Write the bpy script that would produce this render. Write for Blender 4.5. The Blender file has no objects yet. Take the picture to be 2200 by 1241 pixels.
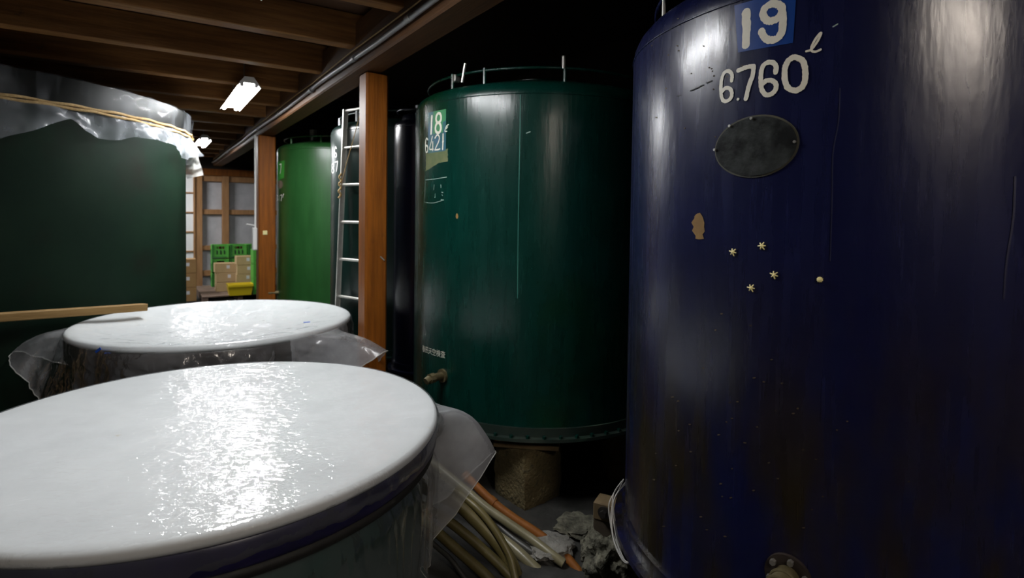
import bpy, bmesh, math, random
from math import sin, cos, pi, atan2, hypot, radians
from mathutils import Vector, Matrix, noise

random.seed(7)
SC = bpy.context.scene
COL = SC.collection

# ------------------------------------------------------------------ camera
CAMZ = 1.85                      # eye height above the floor
F, HOR, ROLL, PPY = 1200.0, 463.0, 0.014, 500.0
_p = math.atan((PPY - HOR) / F)
_F = Vector((0, cos(_p), -sin(_p)))
_U0 = Vector((0, sin(_p), cos(_p)))
_R0 = Vector((1, 0, 0))
_R = _R0 * cos(ROLL) + _U0 * sin(ROLL)
_U = _U0 * cos(ROLL) - _R0 * sin(ROLL)
CAM = Vector((0, 0, CAMZ))
cam_data = bpy.data.cameras.new('camera')
cam_data.sensor_width = 36.0
cam_data.lens = 36.0 * F / 2200.0
cam_data.shift_y = (PPY - 620.5) / 2200.0
cam_data.clip_start = 0.05
cam_data.dof.use_dof = True
cam_data.dof.focus_distance = 2.2
cam_data.dof.aperture_fstop = 2.8
cam = bpy.data.objects.new('camera', cam_data)
COL.objects.link(cam)
cam.matrix_world = Matrix(((_R.x, _U.x, -_F.x, 0), (_R.y, _U.y, -_F.y, 0), (_R.z, _U.z, -_F.z, CAMZ), (0, 0, 0, 1)))
SC.camera = cam

# ------------------------------------------------------------------ world, view
world = bpy.data.worlds.new('world')
SC.world = world
world.use_nodes = True
world.node_tree.nodes['Background'].inputs[0].default_value = (0.5, 0.6, 0.8, 1)
world.node_tree.nodes['Background'].inputs[1].default_value = 0.0015
SC.view_settings.view_transform = 'Standard'
SC.view_settings.look = 'None'
SC.view_settings.gamma = 1.0
SC.view_settings.use_curve_mapping = False
SC.view_settings.exposure = 0.0
TUBE = 165.0                      # emission of the fluorescent tubes

# ------------------------------------------------------------------ helpers
def ray(px, py):
    return (_F + _R * ((px - 1100) / F) - _U * ((py - PPY) / F)).normalized()

def at(px, py, Y):
    """world point at forward distance Y seen at photo pixel (px, py)"""
    d = ray(px, py)
    return CAM + d * (Y / d.y)

def atz(px, py, z):
    d = ray(px, py)
    return CAM + d * ((z - CAMZ) / d.z)

def hit_cyl(px, py, cx, cy, R):
    d = ray(px, py)
    a = d.x * d.x + d.y * d.y
    b = -(d.x * cx + d.y * cy)
    c = cx * cx + cy * cy - R * R
    disc = b * b - a * c
    t = (-b - math.sqrt(max(disc, 0.0))) / a
    p = CAM + d * t
    return atan2(p.y - cy, p.x - cx), p.z, t

def unwrap(ths):
    out = [ths[0]]
    for t in ths[1:]:
        while t - out[-1] > pi: t -= 2 * pi
        while t - out[-1] < -pi: t += 2 * pi
        out.append(t)
    return out

DU = Vector((-0.547, 0.837, 0))   # along the row of tanks, away from the camera
DN = Vector((0.837, 0.547, 0))    # across, towards the tanks
ORG = Vector((0.2, 4.39, 0))
ROT = atan2(DU.y, DU.x)
def rn(s, n, z=0.0):
    p = ORG + DU * s + DN * n
    return Vector((p.x, p.y, z))

MATS = {}
def _nodes(name):
    m = bpy.data.materials.new(name)
    m.use_nodes = True
    nt = m.node_tree
    nt.nodes.clear()
    out = nt.nodes.new('ShaderNodeOutputMaterial')
    MATS[name] = m
    return m, nt, out

def N(nt, t, **kw):
    n = nt.nodes.new(t)
    for k, v in kw.items():
        if k.startswith('i_'):
            n.inputs[k[2:].replace('_', ' ')].default_value = v
        else:
            setattr(n, k, v)
    return n

def coords(nt, scale=(1, 1, 1)):
    tc = N(nt, 'ShaderNodeTexCoord')
    mp = N(nt, 'ShaderNodeMapping')
    mp.inputs['Scale'].default_value = scale
    nt.links.new(tc.outputs['Object'], mp.inputs[0])
    return mp.outputs[0]

def c4(c): return (c[0], c[1], c[2], 1)

def mat(name, c1, c2=None, rough=0.5, scale=4.0, stretch=(1, 1, 1), bump=0.0, bscale=None, metal=0.0,
        lo=0.35, hi=0.7, spec=0.5, c3=None, s3=1.5, lo3=0.55, hi3=0.7, st3=(1, 1, 1), rvar=0.0, coat=0.0, bstretch=None, bdist=0.02, low=None):
    m, nt, out = _nodes(name)
    b = N(nt, 'ShaderNodeBsdfPrincipled')
    b.inputs['Roughness'].default_value = rough
    b.inputs['Metallic'].default_value = metal
    b.inputs['Specular IOR Level'].default_value = spec
    b.inputs['Coat Weight'].default_value = coat
    b.inputs['Coat Roughness'].default_value = 0.15
    nt.links.new(b.outputs[0], out.inputs[0])
    b.inputs['Base Color'].default_value = c4(c1)
    col = None
    if c2 is not None:
        n = N(nt, 'ShaderNodeTexNoise', i_Scale=scale, i_Detail=6.0, i_Roughness=0.6)
        nt.links.new(coords(nt, stretch), n.inputs['Vector'])
        r = N(nt, 'ShaderNodeValToRGB')
        r.color_ramp.elements[0].position = lo
        r.color_ramp.elements[0].color = c4(c1)
        r.color_ramp.elements[1].position = hi
        r.color_ramp.elements[1].color = c4(c2)
        nt.links.new(n.outputs['Fac'], r.inputs[0])
        col = r.outputs[0]
        if rvar:
            mr = N(nt, 'ShaderNodeMapRange')
            mr.inputs[3].default_value = rough - rvar
            mr.inputs[4].default_value = rough + rvar
            nt.links.new(n.outputs['Fac'], mr.inputs[0])
            nt.links.new(mr.outputs[0], b.inputs['Roughness'])
    if c3 is not None:
        n3 = N(nt, 'ShaderNodeTexNoise', i_Scale=s3, i_Detail=8.0, i_Roughness=0.65)
        nt.links.new(coords(nt, st3), n3.inputs['Vector'])
        mr = N(nt, 'ShaderNodeMapRange')
        mr.inputs[1].default_value = lo3
        mr.inputs[2].default_value = hi3
        nt.links.new(n3.outputs['Fac'], mr.inputs[0])
        fac = mr.outputs[0]
        if low:
            tc = N(nt, 'ShaderNodeTexCoord'); sx = N(nt, 'ShaderNodeSeparateXYZ'); nt.links.new(tc.outputs['Object'], sx.inputs[0])
            mz = N(nt, 'ShaderNodeMapRange'); mz.inputs[1].default_value = low[0]; mz.inputs[2].default_value = low[1]
            mz.inputs[3].default_value = 0.0; mz.inputs[4].default_value = 1.0
            nt.links.new(sx.outputs[2], mz.inputs[0])
            mm = N(nt, 'ShaderNodeMath', operation='MULTIPLY'); nt.links.new(mr.outputs[0], mm.inputs[0]); nt.links.new(mz.outputs[0], mm.inputs[1])
            fac = mm.outputs[0]
        mx = N(nt, 'ShaderNodeMix', data_type='RGBA')
        nt.links.new(fac, mx.inputs[0])
        if col: nt.links.new(col, mx.inputs[6])
        else: mx.inputs[6].default_value = c4(c1)
        mx.inputs[7].default_value = c4(c3)
        col = mx.outputs[2]
    if col: nt.links.new(col, b.inputs['Base Color'])
    if bump:
        nb = N(nt, 'ShaderNodeTexNoise', i_Scale=bscale or scale * 3, i_Detail=5.0)
        nt.links.new(coords(nt, bstretch or stretch), nb.inputs['Vector'])
        bp = N(nt, 'ShaderNodeBump', i_Strength=bump, i_Distance=bdist)
        nt.links.new(nb.outputs['Fac'], bp.inputs['Height'])
        nt.links.new(bp.outputs[0], b.inputs['Normal'])
    return m

def film_mat(name, milk, gloss, rough, bscale, bump, stretch=(1, 1, 1), tint=(0.8, 0.82, 0.84), vary=0.5, bdist=0.01, gk=0.35, mscale=3.0, mst=(1, 1, 1), mr_=(0.3, 0.7)):
    """thin clear polythene: mostly see-through, a milky part and a glossy part"""
    m, nt, out = _nodes(name)
    tr = N(nt, 'ShaderNodeBsdfTransparent'); tr.inputs[0].default_value = (0.95, 0.96, 0.96, 1)
    df = N(nt, 'ShaderNodeBsdfDiffuse'); df.inputs[0].default_value = c4(tint)
    tl = N(nt, 'ShaderNodeBsdfTranslucent'); tl.inputs[0].default_value = c4(tint)
    gl = N(nt, 'ShaderNodeBsdfGlossy'); gl.inputs['Roughness'].default_value = rough
    gl.inputs[0].default_value = (0.95, 0.95, 0.95, 1)
    dm = N(nt, 'ShaderNodeMixShader'); dm.inputs[0].default_value = 0.35
    nt.links.new(df.outputs[0], dm.inputs[1]); nt.links.new(tl.outputs[0], dm.inputs[2])
    n1 = N(nt, 'ShaderNodeTexNoise', i_Scale=mscale, i_Detail=5.0)
    v = coords(nt, mst); nt.links.new(v, n1.inputs['Vector'])
    mr = N(nt, 'ShaderNodeMapRange'); mr.inputs[1].default_value = mr_[0]; mr.inputs[2].default_value = mr_[1]
    mr.inputs[3].default_value = milk * (1 - vary); mr.inputs[4].default_value = milk * (1 + vary)
    nt.links.new(n1.outputs['Fac'], mr.inputs[0])
    a = N(nt, 'ShaderNodeMixShader'); nt.links.new(mr.outputs[0], a.inputs[0])
    nt.links.new(tr.outputs[0], a.inputs[1]); nt.links.new(dm.outputs[0], a.inputs[2])
    lw = N(nt, 'ShaderNodeFresnel', i_IOR=1.5)
    ad = N(nt, 'ShaderNodeMath', operation='MULTIPLY_ADD'); ad.inputs[1].default_value = gk; ad.inputs[2].default_value = gloss
    nt.links.new(lw.outputs[0], ad.inputs[0])
    mn = N(nt, 'ShaderNodeMath', operation='MINIMUM'); mn.inputs[1].default_value = 0.75
    nt.links.new(ad.outputs[0], mn.inputs[0])
    b = N(nt, 'ShaderNodeMixShader'); nt.links.new(mn.outputs[0], b.inputs[0])
    nt.links.new(a.outputs[0], b.inputs[1]); nt.links.new(gl.outputs[0], b.inputs[2])
    nt.links.new(b.outputs[0], out.inputs[0])
    nb = N(nt, 'ShaderNodeTexNoise', i_Scale=bscale, i_Detail=3.0, i_Distortion=0.6)
    nt.links.new(coords(nt, stretch), nb.inputs['Vector'])
    bp = N(nt, 'ShaderNodeBump', i_Strength=bump, i_Distance=bdist)
    nt.links.new(nb.outputs['Fac'], bp.inputs['Height'])
    for s in (gl, df, lw): nt.links.new(bp.outputs[0], s.inputs['Normal'])
    return m

def emit_mat(name, c, s):
    m, nt, out = _nodes(name)
    e = N(nt, 'ShaderNodeEmission'); e.inputs[0].default_value = c4(c); e.inputs[1].default_value = s
    nt.links.new(e.outputs[0], out.inputs[0])
    return m

def obj(name, bm, m, parent=None, smooth=False, auto=None):
    me = bpy.data.meshes.new(name)
    bm.normal_update()
    bm.to_mesh(me); bm.free()
    me.materials.append(m)
    if smooth:
        for p in me.polygons: p.use_smooth = True
        if auto is not None:
            me.set_sharp_from_angle(angle=radians(auto))
    o = bpy.data.objects.new(name, me)
    COL.objects.link(o)
    if parent is not None: o.parent = parent
    return o

def empty(name, loc, rz=0.0):
    o = bpy.data.objects.new(name, None)
    o.empty_display_size = 0.1
    o.location = loc; o.rotation_euler = (0, 0, rz)
    COL.objects.link(o)
    return o

def tag(o, label, cat, group=None):
    o['label'] = label; o['category'] = cat
    if group: o['group'] = group
    return o

def struct(o):
    o['kind'] = 'structure'
    return o

def thing(name, label, cat, loc, rz=0.0, group=None):
    return tag(empty(name, loc, rz), label, cat, group)

def box(bm, c, size, rz=0.0, bev=0.0, M=None):
    mtx = Matrix.Translation(Vector(c)) @ Matrix.Rotation(rz, 4, 'Z') @ (M or Matrix.Identity(4)) @ Matrix.Diagonal((size[0], size[1], size[2], 1))
    r = bmesh.ops.create_cube(bm, size=1.0, matrix=mtx)
    if bev > 0:
        es = {e for v in r['verts'] for e in v.link_edges}
        bmesh.ops.bevel(bm, geom=list(es), offset=bev, segments=1, affect='EDGES', profile=0.5)
    return bm

def cyl(bm, p0, p1, r0, r1=None, seg=16, cap=True):
    p0 = Vector(p0); p1 = Vector(p1)
    d = p1 - p0
    q = d.to_track_quat('Z', 'Y').to_matrix().to_4x4()
    M = Matrix.Translation((p0 + p1) / 2) @ q
    bmesh.ops.create_cone(bm, cap_ends=cap, segments=seg, radius1=r0, radius2=r0 if r1 is None else r1, depth=d.length, matrix=M)
    return bm

def lathe(bm, prof, seg=96, a0=0.0, a1=2 * pi, fn=None):
    full = abs(a1 - a0 - 2 * pi) < 1e-6
    n = seg if full else seg + 1
    rows = []
    for (r, z) in prof:
        row = []
        if r < 1e-6 and full:
            row = [bm.verts.new((0, 0, z))] * n
        else:
            for i in range(n):
                a = a0 + (a1 - a0) * i / seg
                rr, zz = (r, z) if fn is None else fn(a, r, z)
                row.append(bm.verts.new((rr * cos(a), rr * sin(a), zz)))
        rows.append(row)
    for k in range(len(rows) - 1):
        for i in range(seg):
            j = (i + 1) % n
            q = [rows[k][i], rows[k][j], rows[k + 1][j], rows[k + 1][i]]
            u = []
            for v in q:
                if v not in u: u.append(v)
            if len(u) > 2:
                try: bm.faces.new(u)
                except ValueError: pass
    return bm

def catmull(pts, n=8, closed=False):
    P = [Vector(p) for p in pts]
    out = []
    m = len(P)
    rng = range(m) if closed else range(m - 1)
    for i in rng:
        if closed:
            a, b, c, d = P[(i - 1) % m], P[i], P[(i + 1) % m], P[(i + 2) % m]
        else:
            b, c = P[i], P[i + 1]
            a = P[i - 1] if i > 0 else b * 2 - c
            d = P[i + 2] if i + 2 < m else c * 2 - b
        for k in range(n):
            t = k / n
            out.append(0.5 * ((2 * b) + (c - a) * t + (2 * a - 5 * b + 4 * c - d) * t * t + (3 * b - a - 3 * c + d) * t ** 3))
    if not closed: out.append(P[-1])
    return out

def tube(bm, pts, r, seg=10, closed=False, cap=True, rf=None):
    P = [Vector(p) for p in pts]
    n = len(P)
    rings = []
    nrm = None
    for i in range(n):
        if closed: t = P[(i + 1) % n] - P[(i - 1) % n]
        else: t = P[min(i + 1, n - 1)] - P[max(i - 1, 0)]
        t.normalize()
        if nrm is None:
            nrm = t.orthogonal().normalized()
            if abs(t.z) < 0.9: nrm = (Vector((0, 0, 1)) - t * t.z).normalized()
        else:
            nrm = (nrm - t * nrm.dot(t)).normalized()
        bi = t.cross(nrm)
        rr = r if rf is None else rf(i / max(n - 1, 1)) * r
        rings.append([bm.verts.new(P[i] + (nrm * cos(2 * pi * k / seg) + bi * sin(2 * pi * k / seg)) * rr) for k in range(seg)])
    for i in range(n if closed else n - 1):
        A, B = rings[i], rings[(i + 1) % n]
        for k in range(seg):
            bm.faces.new((A[k], A[(k + 1) % seg], B[(k + 1) % seg], B[k]))
    if cap and not closed:
        bm.faces.new(rings[0][::-1]); bm.faces.new(rings[-1])
    return bm

def circle_pts(r, z, n=96, a0=0.0, a1=2 * pi):
    full = abs(a1 - a0 - 2 * pi) < 1e-6
    return [(r * cos(a0 + (a1 - a0) * i / (n if full else n - 1)), r * sin(a0 + (a1 - a0) * i / (n if full else n - 1)), z) for i in range(n)]

def fbm(x, y, z, o=4):
    return noise.fractal(Vector((x, y, z)), 0.9, 2.1, o, noise_basis='PERLIN_ORIGINAL')

# painted marks: a stroke traced on the photograph is carried back on to the tank's wall
def brush(bm, tank, pts, wpx, closed=False, n=6, off=0.0022, jit=0.06, smooth=True, rad=None):
    cx, cy, R, z0 = tank['c'][0], tank['c'][1], tank['R'], tank['z']
    loc = []
    for (px, py) in pts:
        th, z, t = hit_cyl(px, py, cx, cy, R)
        loc.append((th, z, t))
    ths = unwrap([l[0] for l in loc])
    w = wpx * (sum(l[2] for l in loc) / len(loc)) / F * 0.5
    P = [(ths[i] * R, loc[i][1] - z0, 0) for i in range(len(loc))]
    Q = catmull(P, n, closed) if (smooth and len(P) > 2) else [Vector(p) for p in P]
    if len(Q) == 2: Q = [Q[0].lerp(Q[1], k / 8) for k in range(9)]
    rr = (rad or R) + off
    def put(s, z): return bm.verts.new((rr * cos(s / R), rr * sin(s / R), z))
    m = len(Q)
    Ls, Rs = [], []
    for i in range(m):
        if closed: t = Q[(i + 1) % m] - Q[(i - 1) % m]
        else: t = Q[min(i + 1, m - 1)] - Q[max(i - 1, 0)]
        t.normalize()
        nx, nz = -t.y, t.x
        j1 = 1 + random.uniform(-jit, jit) * 2; j2 = 1 + random.uniform(-jit, jit) * 2
        Ls.append(put(Q[i].x + nx * w * j1, Q[i].y + nz * w * j1))
        Rs.append(put(Q[i].x - nx * w * j2, Q[i].y - nz * w * j2))
    for i in range(m if closed else m - 1):
        k = (i + 1) % m
        bm.faces.new((Ls[i], Ls[k], Rs[k], Rs[i]))
    if not closed:
        for e, (a, b) in ((0, (Ls[0], Rs[0])), (m - 1, (Ls[-1], Rs[-1]))):
            t = (Q[1] - Q[0]) * -1 if e == 0 else Q[-1] - Q[-2]
            t.normalize()
            fan = []
            for k in range(1, 6):
                ang = pi * k / 6
                dx = -t.y * cos(ang) + t.x * sin(ang)
                dz = t.x * cos(ang) + t.y * sin(ang)
                fan.append(put(Q[e].x + dx * w, Q[e].y + dz * w))
            if e == 0: fan = fan[::-1]
            bm.faces.new([a] + (fan[::-1] if e == 0 else fan) + [b]) if e else bm.faces.new([a] + fan + [b])
    return bm

def patch(bm, tank, cpx, outline, off=0.002, rings=3, jit=0.0):
    """filled patch on the tank wall; outline traced on the photograph around centre pixel cpx"""
    cx, cy, R, z0 = tank['c'][0], tank['c'][1], tank['R'], tank['z']
    th0, zc, _ = hit_cyl(cpx[0], cpx[1], cx, cy, R)
    pts = []
    for (px, py) in outline:
        th, z, _ = hit_cyl(px, py, cx, cy, R)
        while th - th0 > pi: th -= 2 * pi
        while th - th0 < -pi: th += 2 * pi
        pts.append((th, z))
    def put(th, z): return bm.verts.new(((R + off) * cos(th), (R + off) * sin(th), z - z0))
    n = len(pts)
    c = put(th0, zc)
    prev = None
    for k in range(1, rings + 1):
        f = k / rings
        cur = []
        for i, (th, z) in enumerate(pts):
            g = f * (1 + (random.uniform(-jit, jit) if k == rings else 0))
            cur.append(put(th0 + (th - th0) * g, zc + (z - zc) * g))
        for i in range(n):
            j = (i + 1) % n
            if prev is None: bm.faces.new((c, cur[i], cur[j]))
            else: bm.faces.new((prev[i], cur[i], cur[j], prev[j]))
        prev = cur
    return bm

def dense(poly, k=8):
    out = []
    for i in range(len(poly)):
        a, b = poly[i], poly[(i + 1) % len(poly)]
        for t in range(k):
            out.append((a[0] + (b[0] - a[0]) * t / k, a[1] + (b[1] - a[1]) * t / k))
    return out

# ------------------------------------------------------------------ materials
WOOD = mat('brown_timber', (0.15, 0.042, 0.003), (0.26, 0.080, 0.006), spec=0.25, rough=0.5, scale=3.0, stretch=(9, 9, 0.7), bump=0.12, c3=(0.035, 0.012, 0.004), s3=2.2, lo3=0.6, hi3=0.75)
JOIST = mat('joist_timber', (0.17, 0.072, 0.020), (0.31, 0.145, 0.045), spec=0.25, rough=0.6, scale=3.0, stretch=(0.7, 9, 9), bump=0.15, c3=(0.03, 0.013, 0.006), s3=3.0, lo3=0.64, hi3=0.72)
PLANK = mat('ceiling_timber', (0.07, 0.032, 0.014), (0.12, 0.056, 0.024), rough=0.7, scale=3.0, stretch=(9, 0.7, 9), bump=0.1)
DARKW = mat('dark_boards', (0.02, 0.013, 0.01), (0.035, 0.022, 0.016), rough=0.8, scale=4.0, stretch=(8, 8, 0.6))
FLOORM = mat('concrete_floor', (0.02, 0.0195, 0.018), (0.04, 0.039, 0.036), rough=0.9, spec=0.2, scale=6.0, bump=0.3, c3=(0.010, 0.0095, 0.008), s3=1.6)
PLASTER = mat('grey_plaster', (0.40, 0.395, 0.41), (0.52, 0.51, 0.525), rough=0.9, scale=3.0, bump=0.1, bscale=60)
PALEW = mat('pale_frame_timber', (0.30, 0.145, 0.055), (0.42, 0.22, 0.09), rough=0.6, scale=4.0, stretch=(6, 6, 0.8))
PAPER = mat('shoji_paper', (0.85, 0.86, 0.86), (0.9, 0.9, 0.9), rough=0.9)
BLUE = mat('blue_tank_paint', (0.0036, 0.005, 0.028), (0.005, 0.007, 0.036), rough=0.27, scale=2.2, stretch=(7, 7, 0.5), bump=0.05, bscale=9.0, bstretch=(3, 3, 0.8), rvar=0.06, spec=0.5, bdist=0.03, c3=(0.013, 0.0095, 0.0045), s3=2.6, st3=(2, 2, 0.5), lo3=0.38, hi3=0.6, low=(1.35, 0.55))
GREEN18 = mat('teal_tank_paint', (0.0004, 0.019, 0.0135), (0.0008, 0.024, 0.0175), spec=0.42, c3=(0.0008, 0.019, 0.004), s3=0.9, lo3=0.5, hi3=0.7, rough=0.27, scale=2.0, stretch=(5, 5, 0.6), bump=0.06, bscale=8.0, rvar=0.05, bdist=0.03)
GREEN17 = mat('leaf_green_tank_paint', (0.012, 0.062, 0.013), (0.020, 0.088, 0.021), rough=0.35, scale=2.0, stretch=(5, 5, 0.6), bump=0.05, bscale=8.0, bdist=0.03)
GREEN16 = mat('deep_green_tank_paint', (0.002, 0.011, 0.009), (0.004, 0.017, 0.013), rough=0.28, scale=2.0, stretch=(5, 5, 0.6), bump=0.05, bscale=8.0, bdist=0.03)
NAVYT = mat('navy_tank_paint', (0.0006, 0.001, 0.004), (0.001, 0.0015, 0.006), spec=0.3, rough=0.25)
GREENL = mat('dull_green_tank_paint', (0.002, 0.0095, 0.005), (0.0045, 0.015, 0.0075), spec=0.1, rough=0.65, scale=1.6, bump=0.05, c3=(0.006, 0.006, 0.0035), s3=1.3, lo3=0.5, hi3=0.75)
TEALN = mat('dark_teal_paint', (0.010, 0.045, 0.04), (0.02, 0.07, 0.06), rough=0.4, scale=3.0)
NAVYRIM = mat('navy_enamel', (0.010, 0.009, 0.045), (0.02, 0.016, 0.075), rough=0.3, scale=9.0)
BROWNRIM = mat('brown_enamel', (0.035, 0.026, 0.022), (0.06, 0.046, 0.04), rough=0.4, scale=6.0)
BLACKRIM = mat('black_band_paint', (0.005, 0.0055, 0.0055), (0.012, 0.012, 0.011), spec=0.15, rough=0.4, scale=5.0, c3=(0.05, 0.027, 0.008), s3=3.5, lo3=0.62, hi3=0.7)
WHITEP = mat('white_letter_paint', (0.60, 0.575, 0.49), (0.68, 0.65, 0.56), rough=0.5, scale=25.0, c3=(0.35, 0.34, 0.28), s3=30.0, lo3=0.62, hi3=0.75)
WHITELIT = mat('brightened_letter_paint', (0.85, 0.85, 0.82), rough=0.4)  # letter white raised to make up for weak lamplight; brightness is in the colour
PLATEB = mat('bright_blue_paint', (0.002, 0.03, 0.17), (0.003, 0.037, 0.20), rough=0.35, scale=3.0)
MANHOLE = mat('black_plate_paint', (0.002, 0.0024, 0.0028), (0.030, 0.034, 0.034), spec=0.15, rough=0.7, scale=14.0, lo=0.42, hi=0.72, bump=0.15)
OCHRE = mat('ochre_primer', (0.16, 0.085, 0.02), (0.22, 0.12, 0.03), rough=0.8, scale=20.0)
KHAKI = mat('khaki_primer', (0.14, 0.14, 0.065), (0.05, 0.09, 0.03), rough=0.6, scale=6.0)
GREENP = mat('green_label_paint', (0.035, 0.17, 0.07), (0.05, 0.22, 0.09), rough=0.4, scale=9.0)
BLUEP = mat('pale_blue_label_paint', (0.03, 0.09, 0.15), (0.025, 0.10, 0.075), rough=0.4, scale=14.0)
LEAFP = mat('bright_leaf_paint', (0.02, 0.25, 0.03), (0.03, 0.3, 0.04), rough=0.4)
SCUFF = mat('pale_scuff', (0.16, 0.25, 0.22), (0.3, 0.36, 0.32), rough=0.6, scale=30.0)
DARKSC = mat('dark_scratch', (0.01, 0.01, 0.01), rough=0.7)
BLUESC = mat('dim_blue_drip', (0.010, 0.011, 0.032), rough=0.4)
STEEL = mat('worn_steel', (0.42, 0.41, 0.38), (0.55, 0.54, 0.5), rough=0.35, metal=0.85, scale=9.0)
ALU = mat('dull_aluminium', (0.50, 0.49, 0.45), (0.62, 0.61, 0.57), rough=0.45, metal=0.6, scale=8.0)
GALV = mat('galvanised_pipe', (0.22, 0.23, 0.24), (0.34, 0.35, 0.36), rough=0.45, metal=0.5, scale=7.0)
BRASS = mat('tarnished_brass', (0.10, 0.08, 0.038), (0.18, 0.15, 0.08), rough=0.5, metal=0.5, scale=14.0)
LIDW = mat('white_lid', (0.74, 0.75, 0.75), (0.80, 0.81, 0.81), rough=0.55, scale=2.5, c3=(0.66, 0.52, 0.30), s3=6.0, lo3=0.72, hi3=0.8)
RUBBER = mat('black_rubber', (0.008, 0.008, 0.008), (0.014, 0.014, 0.013), rough=0.7, scale=8.0)
STRAW = mat('straw_rope', (0.36, 0.23, 0.09), (0.52, 0.36, 0.16), rough=0.85, scale=40.0, bump=0.4)
STICKM = mat('planed_batten', (0.22, 0.13, 0.045), (0.30, 0.185, 0.07), spec=0.2, rough=0.65, scale=4.0, stretch=(0.8, 9, 9), bump=0.08)
HOSEM = mat('olive_hose', (0.075, 0.060, 0.019), (0.12, 0.098, 0.036), rough=0.4, scale=5.0, c3=(0.045, 0.042, 0.018), s3=2.0)
HOSED = mat('grey_hose', (0.025, 0.025, 0.022), (0.04, 0.04, 0.035), rough=0.4, scale=5.0)
HOSEP = mat('pale_hose', (0.14, 0.125, 0.07), (0.2, 0.18, 0.11), rough=0.35, scale=5.0)
ORANGE = mat('rust_orange_pipe', (0.14, 0.046, 0.007), (0.20, 0.070, 0.012), spec=0.2, rough=0.6, scale=6.0)
STONE = mat('ochre_stone', (0.085, 0.064, 0.026), (0.13, 0.10, 0.043), rough=0.95, scale=12.0, bump=0.8, bscale=45.0, c3=(0.05, 0.04, 0.02), s3=22.0, lo3=0.58, hi3=0.68)
ROCK = mat('mottled_rock', (0.04, 0.038, 0.027), (0.20, 0.19, 0.14), rough=0.95, scale=14.0, bump=0.8, bscale=40.0)
FLATROCK = mat('pale_flat_rock', (0.12, 0.115, 0.10), (0.24, 0.235, 0.215), rough=0.95, scale=9.0, bump=0.6, bscale=40.0)
BLOCKW = mat('weathered_block', (0.10, 0.066, 0.028), (0.17, 0.12, 0.06), rough=0.85, scale=6.0)
CABLE = mat('white_cable', (0.34, 0.325, 0.30), (0.44, 0.42, 0.39), rough=0.5, scale=10.0)
CARTON = mat('carton_board', (0.50, 0.35, 0.18), (0.56, 0.40, 0.22), rough=0.85, scale=3.0)
CARTOND = mat('brown_carton_board', (0.36, 0.20, 0.08), (0.42, 0.25, 0.10), rough=0.85, scale=3.0)
LABELW = mat('white_paper_label', (0.75, 0.75, 0.8), rough=0.8)
CRATE = mat('green_plastic', (0.09, 0.42, 0.05), (0.12, 0.5, 0.07), rough=0.45, scale=3.0)
CRATED = mat('dark_green_plastic', (0.02, 0.15, 0.02), (0.03, 0.2, 0.03), rough=0.45, scale=3.0)
BOTTLE = mat('brown_bottle_glass', (0.08, 0.035, 0.02), rough=0.2)
GLYPH = mat('black_print', (0.01, 0.03, 0.012), rough=0.7)
YELLOW = mat('yellow_plastic', (0.75, 0.55, 0.01), (0.8, 0.62, 0.02), rough=0.4)
PALLETM = mat('pallet_timber', (0.13, 0.085, 0.06), (0.2, 0.13, 0.095), rough=0.85, scale=5.0)
CREAM = mat('cream_plastic', (0.78, 0.68, 0.30), (0.82, 0.74, 0.40), rough=0.5, scale=30.0)
BLUETAPE = mat('blue_mark', (0.02, 0.10, 0.55), rough=0.6)
WHITEM = mat('white_enamel', (0.8, 0.8, 0.78), rough=0.4)
TUBEM = emit_mat('lit_tube', (0.97, 0.985, 1.0), TUBE)
TUBE_ADDED = emit_mat('lit_tube_added', (0.97, 0.985, 1.0), TUBE * 1.7)
TUBEW = emit_mat('lit_tube_warm', (1.0, 0.88, 0.76), TUBE * 1.1)
TUBE1 = emit_mat('lit_tube_over_second_lid', (0.97, 0.985, 1.0), TUBE * 1.5)
FILM_LID = film_mat('clear_film', 0.12, 0.008, 0.055, 36.0, 0.65, stretch=(0.6, 1.0, 1.0), tint=(0.8, 0.82, 0.85), vary=0.6, bdist=0.0075, gk=0.14)
FILM_SIDE = film_mat('creased_film', 0.09, 0.04, 0.16, 14.0, 0.5, stretch=(1, 1, 0.5), tint=(0.7, 0.72, 0.74), vary=0.6, bdist=0.012)
FILM_SIDE2 = film_mat('stiff_film', 0.10, 0.07, 0.16, 10.0, 0.9, stretch=(1, 1, 0.7), tint=(0.72, 0.73, 0.74), vary=0.7, bdist=0.015)
FILM_FAR = film_mat('milky_film', 0.27, 0.001, 0.2, 16.0, 0.4, tint=(0.72, 0.76, 0.82), vary=0.6, bdist=0.012, gk=0.01, mscale=5.0)
FILM_BAND = film_mat('streaked_film', 0.05, 0.0004, 0.12, 9.0, 0.5, stretch=(1, 1, 0.4), tint=(0.72, 0.76, 0.82), vary=1.0, bdist=0.01, gk=0.005, mscale=7.0, mst=(1, 1, 0.25), mr_=(0.46, 0.62))
FILM_FLAP = film_mat('folded_film', 0.42, 0.02, 0.2, 12.0, 0.5, tint=(0.72, 0.72, 0.74), vary=0.6, bdist=0.012, gk=0.25)
FILM_WHITE = film_mat('white_film', 0.5, 0.02, 0.25, 16.0, 0.4, tint=(0.85, 0.83, 0.78), vary=0.3)

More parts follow.
